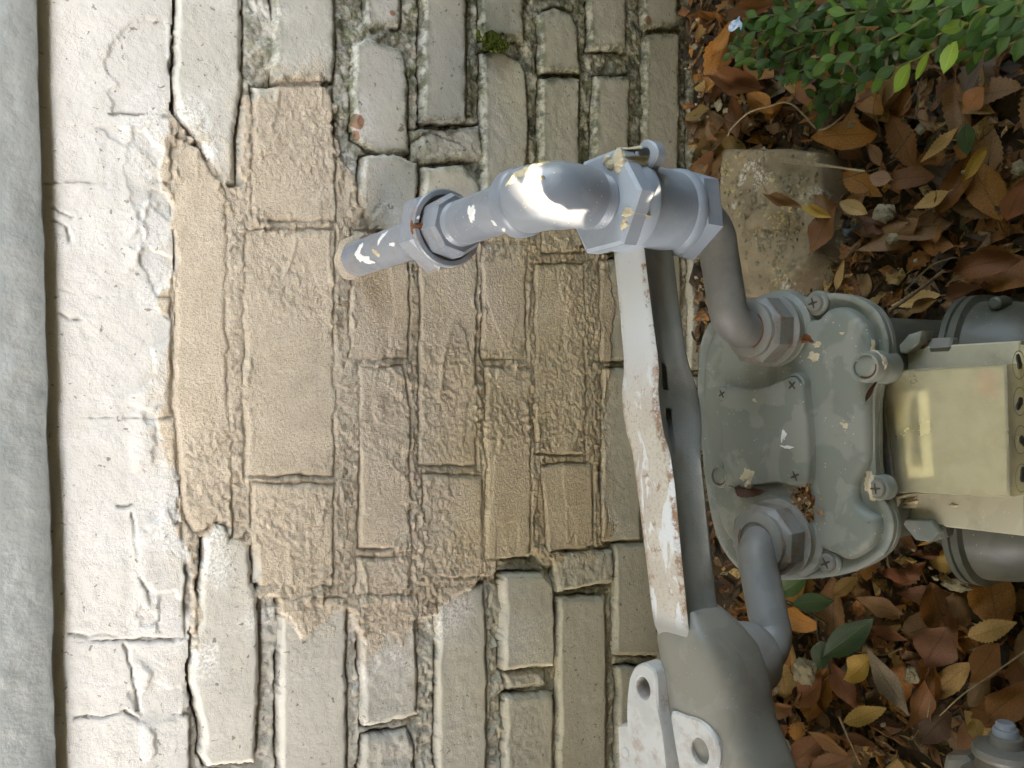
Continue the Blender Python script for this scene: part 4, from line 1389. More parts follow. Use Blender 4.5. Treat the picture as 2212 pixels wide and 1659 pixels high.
RUST, DKR, ORG, TAN, GOLD, PINK, GREY, BRN = (.37, .15, .042), (.235, .095, .036), (.52, .23, .055), (.54, .34, .125), (.58, .37, .085), (.45, .26, .16), (.29, .235, .165), (.31, .17, .075)
LF = [  # stalk end, tip, width in picture units, colour, kind, height, label
    ((1758, 303), (1903, 285), 66, ORG, 'oval', .030, 'large flat orange brown oval leaf pointing at the corner of the paving brick'),
    ((1548, 170), (1672, 190), 52, DKR, 'curl', .030, 'long dark rust folded leaf lying below the boxwood next to the wall'),
    ((1617, 200), (1668, 246), 42, ORG, 'oval', .018, 'orange leaf half tucked under the long dark rust leaf by the wall'),
    ((1541, 122), (1577, 45), 34, ORG, 'oval', .030, 'upright orange leaf between the wall and the boxwood tips'),
    ((1724, 172), (1762, 236), 42, RUST, 'oval', .026, 'brown red leaf hanging out from under the boxwood twigs'),
    ((1502, 192), (1556, 178), 30, TAN, 'serr', .026, 'pale brown triangular leaf touching the foot of the wall'),
    ((1812, 440), (1750, 550), 56, (.24, .095, .03), 'oval', .055, 'orange brown leaf with dark midrib hanging over the edge of the paving brick'),
    ((1815, 440), (1879, 462), 33, TAN, 'serr', .042, 'tan toothed leaf pointing away from the paving brick above the screw'),
    ((1808, 452), (1753, 424), 30, (.25, .12, .04), 'oval', .054, 'small tan leaf standing up at the edge of the paving brick'),
    ((1797, 470), (1734, 446), 22, GOLD, 'curl', .056, 'narrow yellow toothed leaf lying on the paving brick edge'),
    ((1740, 452), (1660, 426), 24, BRN, 'curl', .053, 'curled dark brown leaf lying on the face of the paving brick'),
    ((1915, 385), (2016, 384), 55, DKR, 'oval', .030, 'dark rust broad leaf beside the small pinkish leaf'),
    ((1926, 388), (1876, 381), 35, PINK, 'serr', .034, 'small pinkish brown leaf overlapping the dark rust broad leaf'),
    ((2074, 274), (1993, 352), 28, TAN, 'serr', .034, 'narrow tan leaf with sawtooth edge lying aslant in the open litter'),
    ((1878, 314), (1908, 360), 28, BRN, 'serr', .026, 'speckled brown narrow leaf below the large flat orange leaf'),
    ((2086, 268), (2091, 335), 38, (.045, .085, .018), 'oval', .036, 'single fallen green leaf on the brown litter'),
    ((2128, 190), (2076, 244), 50, RUST, 'oval', .034, 'glossy rust leaf above the single fallen green leaf'),
    ((2180, 480), (2212, 384), 64, (.27, .085, .022), 'oval', .032, 'broad orange red leaf at the outer edge of the litter beyond the meter'),
    ((2134, 318), (2084, 388), 27, GOLD, 'curl', .036, 'curled golden leaf below the single fallen green leaf'),
    ((1690, 6), (1568, 24), 42, (.25, .10, .03), 'oval', .030, 'orange brown leaf at the corner under the top of the boxwood'),
    ((2052, 414), (1978, 452), 36, TAN, 'serr', .034, 'blunt tan brown leaf under the dark rust broad leaf'),
    ((1990, 468), (1858, 545), 58, BRN, 'oval', .026, 'wide dull brown leaf behind the meter lid next to the screw'),
    ((1770, 1348), (1688, 1326), 50, ORG, 'oval', .032, 'orange tan leaf with a dark hole under the green seedling'),
    ((1706, 1442), (1661, 1332), 42, RUST, 'oval', .034, 'long rust leaf standing against the cast elbow of the meter bar'),
    ((2008, 1443), (2036, 1350), 96, (.20, .085, .04), 'oval', .040, 'big broad pinkish brown leaf with stalk in the middle of the litter'),
    ((1880, 1352), (1962, 1386), 30, (.24, .085, .03), 'oval', .034, 'rust strip of leaf above the big broad pinkish brown leaf'),
    ((1886, 1420), (1824, 1466), 52, GOLD, 'oval', .036, 'mustard yellow rounded leaf beside the paint spotted green leaf'),
    ((1876, 1398), (1966, 1548), 46, GREY, 'oval', .050, 'long greyish brown leaf lying on top of the litter'),
    ((2003, 1466), (1962, 1580), 46, (.27, .11, .035), 'oval', .042, 'orange folded leaf right beside the long greyish brown leaf'),
    ((2091, 1374), (2197, 1346), 46, TAN, 'serr', .042, 'tan toothed leaf with pale midrib lying across the far litter'),
    ((2162, 1392), (2092, 1466), 60, (.30, .12, .03), 'oval', .036, 'two tone orange leaf beside the pale toothed leaf and thin stem'),
    ((1824, 1560), (1918, 1530), 39, (.34, .22, .05), 'serr', .046, 'mustard toothed leaf beneath the long greyish brown leaf'),
    ((1800, 1428), (1848, 1542), 46, (.20, .07, .026), 'oval', .030, 'rust leaf lying beneath the paint spotted green leaf'),
    ((1784, 1466), (1716, 1520), 55, (.23, .085, .028), 'oval', .038, 'rounded rust leaf below the pale mortar lump by the seedling'),
    ((1744, 1578), (1842, 1630), 35, (.29, .14, .05), 'serr', .046, 'long tan toothed leaf crossing a dark rust leaf'),
    ((1772, 1588), (1698, 1664), 62, DKR, 'oval', .040, 'dark red brown pointed leaf at the foot of the picture beside the bolt tab'),
    ((1750, 1664), (1848, 1634), 50, (.22, .10, .04), 'serr', .044, 'brown leaf with fine teeth at the lower rim beside the dark red leaf'),
    ((2068, 1226), (2010, 1208), 37, (.42, .27, .075), 'oval', .050, 'bright yellow tan small leaf beside the front case of the meter'),
    ((1905, 1236), (1972, 1254), 30, (.24, .075, .026), 'oval', .034, 'rust leaf with white paint fleck just outside the meter lid'),
    ((1856, 1246), (1800, 1282), 30, TAN, 'curl', .034, 'curled tan leaf leaning on the meter beside the seedling leaves'),
    ((1662, 1537), (1722, 1528), 30, (.29, .13, .05), 'curl', .040, 'curled tan orange leaf left of the rounded rust leaf'),
    ((1850, 1290), (1958, 1326), 42, BRN, 'oval', .028, 'dull brown leaf between the seedling and the meter'),
    ((2100, 1552), (2121, 1595), 34, (.36, .21, .045), 'curl', .062, 'crumpled golden leaf on the rim of the plug valve'),
    ((2140, 1556), (2222, 1470), 72, RUST, 'oval', .036, 'big rust leaf above the plug valve'),
    ((1806, 626), (1824, 562), 18, TAN, 'serr', .034, 'narrow tan toothed leaf standing between the paving brick and the meter lid'),
    ((1868, 642), (1875, 590), 26, (.28, .15, .05), 'serr', .038, 'small ochre toothed leaf pointing up beside the meter lid'),
    ((1966, 668), (2028, 648), 25, (.27, .14, .045), 'curl', .038, 'curled ochre leaf between the meter lid and the front case'),
    ((2060, 585), (2215, 560), 60, (.24, .09, .03), 'oval', .034, 'large orange brown leaf beyond the front case of the meter'),
    ((2060, 1540), (1990, 1600), 70, (.10, .05, .025), 'oval', .024, 'flat dark brown leaf in front of the plug valve'),
]


def leaf_at(p0, p1, wpx, c, kind, z, k, zdrop=.004, name='fallen_leaf'):
    a, b = onZ(*p0, z), onZ(*p1, z)
    L = math.dist(a, b)
    depth = float(np.dot((a + b) / 2 - CAM, FWD))
    w = wpx * depth / FPX
    nat = {'oval': .46, 'serr': .38, 'curl': .36, 'scrap': .6}[kind]
    me = LEAFV[kind][k % 7]
    up = Vector((random.uniform(-.25, .25), random.uniform(-.45, .1), 1))
    return put_leaf(name, me, a, b, (w / L) / nat, c, up)


random.seed(3)
for k, (p0, p1, wpx, c, kind, z, lb) in enumerate(LF):
    o = leaf_at(p0, p1, wpx, c, kind, z, k * 3 + 1)
    if 'green leaf on' in lb:
        o.data = add_mat(leaf_mesh(1, .5, .95, .15, .1, 0, .2, 0, 12, .15, .2, 99), MGREEN)
    tag(o, lb, 'leaf', 'dry leaves fallen on the ground')

# the rest of the leaves that show
_keep = [onZ(*p, .02)[:2] for q in LF for p in (q[0], q[1])]
PAL = [('rust brown', RUST), ('dark brown', DKR), ('orange brown', ORG), ('tan', TAN), ('dull brown', BRN), ('ochre', (.27, .15, .05)), ('grey brown', (.15, .11, .07))]
PW = [24, 17, 24, 15, 20, 11, 6]
KIN = [('oval', 'oval'), ('serr', 'toothed'), ('curl', 'curled'), ('scrap', 'broken')]
rl = random.Random(21)
cnt = 0
tries = 0
CUT = (' pointing', ' lying', ' half', ' between', ' hanging', ' touching', ' standing', ' beside', ' overlapping', ' below', ' on ', ' above', ' at ', ' under', ' behind', ' with', ' in ', ' against', ' right', ' across', ' crossing', ' leaning', ' left', ' just', ' just', ' beyond', ' out', ' reaching', ' alongside', ' poking', ' next', ' caught', ' beneath', ' by ')


def short(lb):
    c = min([lb.index(q) for q in CUT if q in lb] + [len(lb)])
    return lb[:c]


REFS = [(((q[0][0] + q[1][0]) / 2, (q[0][1] + q[1][1]) / 2), short(q[6])) for q in LF]
REFS += [((1660, 480), 'paving brick'), ((2130, 1600), 'plug valve'), ((1540, 150), 'foot of the wall')]
USED = set()
while cnt < 246 and tries < 4000:
    tries += 1
    x, y = rl.uniform(-.43, .43), rl.uniform(-.40, -.008)
    if sdf([tuple(p) for p in SPW], np.array([[x]]), np.array([[y]]))[0, 0] > -.012:
        continue
    if -.14 < x < .04 and -.33 < y < -.12:
        continue
    # project to see that it falls in the picture
    v = np.array([x, y, .02]) - CAM
    wd = v @ FWD
    qx, qy = 1106 + FPX * (v @ RGT) / wd, 829.5 - FPX * (v @ UPV) / wd
    if not (1490 < qx < 2260 and -50 < qy < 1720) or (qx < 1625 and 650 < qy):
        continue
    zone = 'beneath the boxwood' if (qy < 260 and qx > 1560) else 'near the paving brick' if qy < 560 and qx < 1960 else 'in the open litter beyond the meter' if qy < 900 else 'in the litter between meter bar and valve' if qx < 1950 else 'around the plug valve'
    pn, pc = rl.choices(PAL, PW)[0]
    kn, ka = rl.choices(KIN, [45, 20, 20, 30])[0]
    me = LEAFV[kn][rl.randrange(7)]
    L = rl.uniform(.026, .060) * (.6 if kn == 'scrap' else 1)
    a = rl.uniform(0, 6.283)
    z = rl.uniform(.004, .022)
    d = Vector((math.cos(a), math.sin(a), rl.uniform(-.25, .25))) * L
    c0 = Vector((x, min(y, -.006 - abs(d.y) * .5), z))
    j = rl.uniform(.65, 1.2)
    o = put_leaf('fallen_leaf', me, c0 - d / 2, c0 + d / 2, rl.uniform(.8, 1.35), [q * j for q in pc], (rl.uniform(-.5, .5), rl.uniform(-.5, .5), 1))
    sz = 'small' if L < .034 else 'large' if L > .050 else 'medium'
    td = ('tip to the wall' if d.y > .5 * L else 'tip away from the wall' if d.y < -.5 * L else 'tip towards the boxwood' if d.x > 0 else 'tip away from the boxwood')
    near_ = sorted(REFS, key=lambda r_: (r_[0][0] - qx) ** 2 + (r_[0][1] - qy) ** 2)[:4]
    lb = None
    for (rx, ry), nm in near_:
        for form in ('%s %s %s leaf near the %s' % (sz, ka, pn, nm), '%s %s %s leaf near the %s, %s' % (sz, ka, pn, nm, td)):
            if form not in USED and len(form.split()) <= 16 and lb is None:
                lb = form
    USED.add(lb)
    tag(o, lb or '%s %s leaf lying %s' % (ka, pn, zone), 'leaf', 'dry leaves fallen on the ground')
    cnt += 1

# crumbled leaf bits and mould under them: nobody could count these
rl = random.Random(8)
lv_, lf_, lc_ = [], [], []
for k in range(13000):
    x, y = rl.uniform(-.62, .62), rl.uniform(-.72, -.002)
    if -.13 < x < .03 and -.32 < y < -.14:
        continue
    s_ = rl.uniform(.0025, .011) * (1.6 if rl.random() < .2 else 1)
    el_ = rl.uniform(.25, .9)
    a, tlt, rl2 = rl.uniform(0, 6.28), rl.uniform(-.9, .9), rl.uniform(-.7, .7)
    z = float(ground_z(np.array(x), np.array(y))) + rl.uniform(.001, .015)
    d = Vector((math.cos(a), math.sin(a), math.sin(tlt) * .6)) * s_
    e = Vector((-math.sin(a), math.cos(a), rl2)) * s_ * el_
    nz = Vector((0, 0, s_ * rl.uniform(-.3, .5)))
    c0 = Vector((x, y, z))
    b = len(lv_)
    pts = [c0 - d + e * rl.uniform(-.3, .3), c0 - d * .2 + e * rl.uniform(.6, 1), c0 + d + e * rl.uniform(-.2, .4), c0 + d * .3 - e * rl.uniform(.5, 1.0), c0 + nz]
    lv_ += [tuple(p) for p in pts]
    lf_ += [(b, b + 1, b + 4), (b + 1, b + 2, b + 4), (b + 2, b + 3, b + 4), (b + 3, b, b + 4)]
    pc = rl.choices([RUST, DKR, ORG, TAN, BRN, (.05, .03, .018), (.09, .055, .03), (.30, .24, .14)], [14, 18, 12, 12, 22, 16, 20, 7])[0]
    j = rl.uniform(.5, 1.15)
    lc_ += [(pc[0] * j, pc[1] * j, pc[2] * j, 1)] * 5
me = bpy.data.meshes.new('leaf_litter')
me.from_pydata(lv_, [], lf_)
at = me.attributes.new('tint', 'FLOAT_COLOR', 'POINT')
at.data.foreach_set('color', np.array(lc_, np.float32).ravel())
lit = link('leaf_litter', me, MLIT)
lit['kind'] = 'stuff'

# ------------------------------------------------------------------ twigs and stalks on the litter
TW = [
    ([(1925, 341), (1950, 310), (1968, 285)], .030, 5.0, MTWIG, 'short thick dead twig in the open litter below the large orange leaf'),
    ([(1953, 236), (1975, 200), (1992, 168)], .034, 4.0, MTWIG, 'straight dry twig poking out from beneath the boxwood'),
    ([(1978, 250), (1984, 212), (1983, 176)], .036, 3.6, MTWIG, 'second dry twig beside the straight one under the boxwood'),
    ([(2103, 190), (2112, 165), (2124, 138)], .038, 3.2, MTWIG, 'thin brown stalk above the glossy rust leaf'),
    ([(1921, 672), (1980, 630), (2040, 584)], .030, 8.0, MTWIG, 'thick broken stick lying beyond the meter lid'),
    ([(1955, 628), (2010, 575), (2060, 556)], .026, 3.5, MTWIG, 'thin dark twig alongside the thick broken stick'),
    ([(1808, 392), (1840, 380), (1900, 362), (1945, 338)], .036, 2.2, MTWIG, 'thin arched twig between the paving brick and the short thick twig'),
    ([(2226, 1398), (2150, 1452), (2080, 1500), (2030, 1546)], .050, 3.0, MREED, 'long thin straw coloured stem reaching in across the rust leaves'),
    ([(2012, 1500), (2003, 1550)], .040, 2.4, MREED, 'short straw coloured stalk beside the orange folded leaf'),
    ([(1812, 1548), (1835, 1600), (1858, 1652)], .052, 4.0, MREED, 'tan split stalk crossing the long toothed leaf'),
    ([(1890, 250), (1905, 300), (1886, 268)], .030, 1.4, MTWIG, 'hair thin stalk in front of the large orange leaf'),
    ([(1895, 198), (1886, 235), (1893, 266)], .030, 1.5, MTWIG, 'thin upright stalk below the pale mortar lump in the boxwood'),
    ([(1950, 250), (2000, 262), (2045, 282)], .030, 2.0, MTWIG, 'thin twig lying above the narrow sawtooth leaf'),
    ([(2030, 292), (2050, 300), (2074, 304)], .032, 4.0, MREED, 'short pale twig end below the sawtooth leaf'),
    ([(1540, 240), (1580, 262), (1640, 258), (1672, 272)], .026, 1.6, MTWIG, 'thin brown rootlet lying along the wall under the boxwood'),
    ([(1985, 1575), (1975, 1600), (2010, 1640)], .030, 2.0, MTWIG, 'bent dark stalk in front of the plug valve'),
    ([(1950, 1400), (1900, 1415), (1840, 1405)], .048, 4.0, MTWIG, 'dark twig lying under the long greyish leaf'),
]
for pts, z, wpx, mt, lb in TW:
    P_ = [onZ(p[0], p[1], z + random.uniform(-.004, .004)) for p in pts]
    r_ = wpx * .5 * .76 / FPX
    sp_ = smooth_open(P_, 5)
    m = MB(); m.tube(sp_, [r_ * (1.05 - .35 * i / len(sp_)) * random.uniform(.9, 1.1) for i in range(len(sp_))], 7)
    tag(m.build('twig', mt), lb, 'twig', 'dead twigs and stalks on the litter')
m = MB()
for off, w_ in ((0, 3.2), (4, 2.6), (-3.5, 2.0)):
    P_ = [onZ(x, y + off * (1 if i < 2 else .4), .049 + .002 * (off > 0)) for i, (x, y) in enumerate(((1686, 345), (1740, 352), (1800, 360), (1868, 370)))]
    m.tube(smooth_open(P_, 4), w_ * .5 * .75 / FPX, 6)
tag(m.build('dry_reed', MREED), 'split pale dry reed lying on the paving brick and out over its corner', 'reed')
P_ = [onZ(x, y, z) for x, y, z in ((1572, 845 / 3 + 12, .03), (1581, 830 / 3, .034), (1618, 243, .04), (1661, 230, .044), (1690, 221, .046), (1712, 226, .046), (1735, 247, .046), (1765, 278, .044), (1790, 274, .044), (1825, 247, .042))]
m = MB(); m.tube(smooth_open(P_, 6), .0009, 6)
tag(m.build('thin_vine', MREED), 'thin curling straw coloured vine between the wall and the large orange leaf', 'vine')
# steel screw lost in the leaves
a, b = Vector(onZ(1826, 503, .033)), Vector(onZ(1868, 481, .033))
ax = (b - a).normalized()
L = (b - a).length
m = MB()
lv = [(0, .0044), (.0012, .0042), (.0030, .0022)]
for k in range(11):
    lv += [(.0035 + k * (L - .0065) / 11, .0022 - .0006 * k / 11), (.0035 + (k + .5) * (L - .0065) / 11, .0014 - .0004 * k / 11)]
lv += [(L, .0002)]
m.lathe(a, ax, lv, 12)
MSTEEL = mat_simple('dull_zinc_steel', (.20, .24, .27), (.15, .17, .18), 300, .4, .2)
MSTEEL.node_tree.nodes['Principled BSDF'].inputs['Metallic'].default_value = .6
tag(m.build('screw', MSTEEL), 'small bluish steel screw lying in the leaves between paving brick and meter', 'screw')


# ------------------------------------------------------------------ lumps of dropped mortar
def lump(px, py, z, wpx, hpx, seed, mat, label, name='mortar_lump', group='lumps of mortar dropped on the leaves', flat=.5):
    c = Vector(onZ(px, py, z))
    s_ = .42 * .75 / FPX
    c.z -= .006
    bm = bmesh.new()
    bmesh.ops.create_icosphere(bm, subdivisions=4, radius=1)
    for v in bm.verts:
        d = v.co.normalized()
        n_ = mnoise.fractal(d * 1.6 + Vector((seed * 3.1, 0, 0)), .8, 2.1, 5) * .42 + mnoise.noise(d * 6 + Vector((seed, 5, 0))) * .13
        v.co = d * (1 + n_)
        v.co = Vector((v.co.x * hpx * s_, v.co.y * wpx * s_ * 1.15, v.co.z * flat * min(wpx, hpx) * s_))
    me = bpy.data.meshes.new(name)
    bm.to_mesh(me)
    bm.free()
    me.polygons.foreach_set('use_smooth', [True] * len(me.polygons))
    me.transform(Matrix.Translation(c))
    return tag(link(name, me, mat), label, 'mortar lump', group)


LUMPS = [
    (1860, 137, .075, 64, 52, 1, 'large pale beige mortar lump caught in the boxwood'),
    (1906, 140, .055, 26, 22, 2, 'small mortar lump just beside the large one in the boxwood'),
    (1901, 459, .036, 48, 42, 3, 'ragged pale mortar lump in the leaves by the screw'),
    (1919, 514, .034, 26, 24, 4, 'rounded mortar lump on the wide dull brown leaf'),
    (1544, 224, .036, 22, 30, 5, 'cream mortar flake on the pale leaf next to the wall'),
    (1558, 236, .030, 16, 16, 6, 'crumbly mortar lump just under the cream flake by the wall'),
    (1731, 1452, .050, 58, 66, 7, 'ragged grey mortar lump below the paint spotted green leaf'),
    (1962, 1463, .048, 28, 40, 8, 'grey mortar lump between the long greyish leaf and the orange folded leaf'),
    (2058, 1267, .040, 48, 24, 9, 'flat pale mortar chip near the front case of the meter'),
    (1685, 1617, .046, 38, 44, 10, 'rough mortar lump by the bolt tab of the meter bar'),
    (2191, 361, .040, 24, 30, 11, 'pale mortar chip above the broad orange red leaf'),
    (1831, 268, .040, 16, 10, 12, 'tiny tan mortar chip above the large flat orange leaf'),
    (1980, 276, .030, 16, 24, 13, 'small crumbly lump among thin twigs in the open litter'),
    (1836, 480, .036, 12, 18, 14, 'small pale lump right beside the steel screw'),
]
for px, py, z, w_, h_, sd_, lb in LUMPS:
    lump(px, py, z, w_, h_, sd_, MPALE, lb)
# crumbs too many to count: along the foot of the wall and on the paving brick
rl = random.Random(14)
bm = bmesh.new()
for k in range(700):
    zone = rl.random()
    if zone < .28:
        x, y, z = rl.uniform(-.45, .45), -abs(rl.gauss(0, .022)) - .006, rl.uniform(.008, .022)
    elif zone < .8:
        i = rl.randrange(len(SPW))
        p, q = SPW[i], SPW.mean(0)
        f = rl.random() ** .6
        x, y = p * (1 - f) + q * f + np.array((rl.gauss(0, .012), rl.gauss(0, .012)))
        if sdf([tuple(p) for p in SPW], np.array([[x]]), np.array([[y]]))[0, 0] < .003:
            continue
        z = ZS + .001
    else:
        x, y, z = rl.uniform(-.40, .40), rl.uniform(-.36, -.02), rl.uniform(.016, .034)
    s_ = rl.uniform(.0007, .0022) * (1.5 if rl.random() < .1 else 1)
    r_ = bmesh.ops.create_icosphere(bm, subdivisions=1, radius=s_, matrix=Matrix.Translation((x, y, z)))
    for v in r_['verts']:
        v.co += Vector((rl.uniform(-1, 1), rl.uniform(-1, 1), rl.uniform(-1, 1))) * s_ * .35
me = bpy.data.meshes.new('mortar_crumbs')
bm.to_mesh(me)
bm.free()
cr = link('mortar_crumbs', me, MPALE)
cr['kind'] = 'stuff'
bm = bmesh.new()
cm = Vector(onY(1066, 92, -.004))
rl = random.Random(9)
for k in range(260):
    p = cm + Vector((rl.gauss(0, .0035), rl.uniform(-.005, .003), rl.gauss(0, .0060)))
    r_ = bmesh.ops.create_icosphere(bm, subdivisions=1, radius=rl.uniform(.0010, .0024), matrix=Matrix.Translation(p))
    for v in r_['verts']:
        v.co += Vector((rl.uniform(-1, 1), rl.uniform(-1, 1), rl.uniform(-1, 1))) * .0007
me = bpy.data.meshes.new('moss_clump'); bm.to_mesh(me); bm.free()
MMOSS = mat_simple('olive_moss', (.085, .10, .018), (.04, .055, .012), 500, .95, .6, .0008, .1)
tag(link('moss_clump', me, MMOSS), 'olive green clump of moss growing in a wall joint near the boxwood', 'moss')
# blue and white flake of paint on the boxwood
c = onZ(1589, 55, .095)
m = MB()
fl = [(-.0068, -.004), (-.0075, .002), (-.0035, .006), (.002, .0055), (.0055, .0075), (.0052, .003), (.008, -.0015), (.006, -.0075), (.0042, -.0025), (-.001, -.0045)]
m.outline([(c[0] + y * .9, c[1] - x) for x, y in smooth_closed(fl, 3)], [(c[2], 0), (c[2] + .0009, .0002)])
MBLUE = mat_simple('blue_white_flake', (.10, .36, .66), (.75, .80, .84), 260, .5, .2)
tag(m.build('paint_flake', MBLUE), 'blue and white flake of paint resting on the boxwood tip', 'paint flake')

# ------------------------------------------------------------------ boxwood reaching in at the corner
bx = empty('boxwood_shrub', (.40, -.25, 0), 'low green boxwood shrub with small glossy leaves reaching over the litter', 'shrub')
BASEB = Vector((.47, -.30, .05))
STM = [  # tips towards the picture, heights rise towards the shrub
    [(2260, -30, .15), (2120, 48, .125), (2020, 105, .11), (1950, 140, .10), (1850, 176, .085), (1795, 170, .08), (1722, 160, .07)],
    [(2260, 20, .12), (2180, 62, .11), (2110, 108, .10), (2088, 124, .095)],
    [(1990, -40, .13), (1930, 40, .11), (1880, 55, .10), (1800, 62, .10), (1720, 70, .09), (1640, 66, .085), (1590, 75, .08)],
    [(2060, -40, .14), (1960, 22, .12), (1900, 18, .115), (1820, 30, .11), (1700, 30, .10), (1620, 38, .09)],
    [(1900, 100, .09), (1830, 95, .085), (1760, 92, .08), (1700, 112, .075), (1650, 132, .065), (1600, 118, .06)],
    [(1860, 180, .06), (1815, 210, .055), (1790, 235, .05), (1766, 246, .045)],
    [(1850, 176, .08), (1800, 190, .065), (1775, 200, .06), (1757, 215, .05)],
    [(2130, -40, .15), (2060, 10, .135), (2000, 40, .13), (1930, 80, .115), (1860, 110, .10), (1780, 130, .09), (1700, 168, .075)],
    [(2260, 40, .14), (2150, 30, .13), (2060, 60, .12), (2000, 78, .115), (1905, 62, .11)],
    [(1780, -40, .12), (1740, 20, .105), (1690, 50, .095), (1650, 96, .08), (1580, 112, .07)],
    [(2000, 105, .10), (1960, 100, .095), (1900, 128, .085), (1872, 150, .08)],
    [(2220, 5, .14), (2160, 5, .135), (2090, 30, .13), (2040, 50, .12)],
    [(2230, 60, .11), (2190, 90, .10), (2140, 100, .095), (2085, 128, .085)],
    [(1940, -30, .12), (1870, 8, .11), (1790, 10, .105), (1690, 15, .10)],
    [(1800, 62, .09), (1745, 100, .08), (1690, 140, .07), (1640, 150, .06)],
    [(2100, -20, .13), (2030, 30, .12), (1970, 60, .105), (1925, 110, .09)],
]
lfb = [add_mat(leaf_mesh(1, .52, 1.05, .30, random.uniform(-.25, .25), 0, random.uniform(-.4, .4), 0, 6, .06, .15, 70 + k, 1.0, 1), MGREEN) for k in range(5)]
rb = random.Random(17)
nb = 0
extra_v, extra_f, extra_uv = [], [], []
GRN = [((.030, .098, .014), 46), ((.048, .14, .018), 32), ((.09, .21, .028), 17), ((.19, .33, .045), 5)]
for si, st in enumerate(STM):
    P_ = [Vector(onZ(*p)) for p in st]
    sp_ = [Vector(q) for q in smooth_open(P_, 8)]
    m = MB(); m.tube(sp_, [.0016 - .0011 * i / len(sp_) for i in range(len(sp_))], 6)
    m.build('stem', MSTEM, bx)
    ln = [0]
    for i in range(1, len(sp_)):
        ln.append(ln[-1] + (sp_[i] - sp_[i - 1]).length)
    step = .0108
    d_ = step * .5
    flip = 0
    while d_ < ln[-1]:
        i = max(1, next(k for k in range(len(ln)) if ln[k] >= d_))
        p = sp_[i]
        t = (sp_[i] - sp_[i - 1]).normalized()
        side = t.cross(Vector((0, 0, 1))).normalized()
        up_ = side.cross(t).normalized()
        fr = d_ / ln[-1]
        for sg in (-1, 1):
            if rb.random() < .06:
                continue
            L = rb.uniform(.0125, .0185) * (1.0 - .35 * max(0, fr - .85) / .15)
            out = side * sg if flip % 2 == 0 else (up_ * (.55 if sg > 0 else -.35) + side * rb.uniform(-.6, .6))
            d = (out * 1.0 + t * rb.uniform(.45, 1.05) + Vector((0, 0, rb.uniform(-.15, .45)))).normalized() * L
            col = rb.choices([g[0] for g in GRN], [g[1] for g in GRN])[0]
            if si == 0 and 0.30 < fr < .52 and sg < 0 and flip % 2 == 0:
                col, d = (.26, .42, .06), d * 1.35
            j = rb.uniform(.8, 1.2)
            o = put_leaf('leaf', lfb[rb.randrange(5)], p + d * .06, p + d, rb.uniform(.9, 1.2), [q * j for q in col], (rb.uniform(-.5, .5), rb.uniform(-.8, .2), 1))
            mw = o.matrix_world.copy()
            if nb < 300:
                o.parent = bx
                o.matrix_world = mw
                bx_loc = Vector(bx.location)
                o.matrix_parent_inverse = Matrix.Identity(4)
                o.matrix_world = mw
                o.location = mw.to_translation() - bx_loc
                nb += 1
            else:
                b = len(extra_v)
                me_ = o.data
                extra_v += [tuple(mw @ v.co) for v in me_.vertices]
                extra_f += [tuple(b + i for i in pl.vertices) for pl in me_.polygons]
                bpy.data.objects.remove(o)
        d_ += step * rb.uniform(.85, 1.15)
        flip += 1
if extra_v:
    me = bpy.data.meshes.new('foliage')
    me.from_pydata(extra_v, [], extra_f)
    add_mat(me, MGREEN)
    fo = link('foliage', me, None, bx)
    fo.color = (.036, .082, .02, 1)
    fo['kind'] = 'stuff'

# ------------------------------------------------------------------ seedling beside the meter
sg_ = empty('seedling', tuple(onZ(1800, 1500, .012)), 'thin green seedling with five oval leaves growing from the litter beside the meter', 'seedling')


def par_obj(o, par):
    mw = o.matrix_world.copy()
    o.parent = par
    o.location = mw.to_translation() - Vector(par.location)


for pts in ([(1682, 1290, .072), (1715, 1306, .070), (1750, 1325, .062), (1786, 1348, .055)], [(1786, 1348, .055), (1784, 1376, .055), (1790, 1440, .04), (1800, 1500, .012)], [(1766, 1340, .05), (1768, 1376, .056), (1772, 1392, .056)]):
    m = MB(); m.tube(smooth_open([onZ(*p) for p in pts], 6), .0011, 7); m.build('stem', MBARK, sg_)
lsd = [add_mat(leaf_mesh(1, .52, 1.0, .22, .12, 0, .25 * k - .4, .02, 14, .08, .2, 80 + k), MGREEN) for k in range(5)]
for k, (a, b, w_, z, c) in enumerate((((1677, 1289), (1750, 1238), 42, .074, (.060, .12, .035)), ((1710, 1303), (1635, 1294), 30, .070, (.030, .075, .022)), ((1714, 1305), (1804, 1296), 42, .072, (.035, .08, .028)),
                                     ((1781, 1417), (1888, 1334), 56, .070, (.022, .062, .018)), ((1776, 1384), (1771, 1447), 42, .066, (.022, .060, .018)))):
    pa, pb = onZ(*a, z), onZ(*b, z + .003)
    L = math.dist(pa, pb)
    o = put_leaf('leaf', lsd[k], pa, pb, (w_ * .73 / FPX / L) / .52, c, (.05, -.3, 1))
    par_obj(o, sg_)
    if k >= 3:
        o['label'] = 'dark leaf spattered with white paint'

# ------------------------------------------------------------------ splashes of mortar and paint that stick to the metal
def world_bvh(objs):
    vs_, fs_ = [], []
    for o in objs:
        b = len(vs_)
        off = WL[o.name]
        vs_ += [v.co + off for v in o.data.vertices]
        fs_ += [[b + i for i in p.vertices] for p in o.data.polygons]
    return BVHTree.FromPolygons(vs_, fs_)


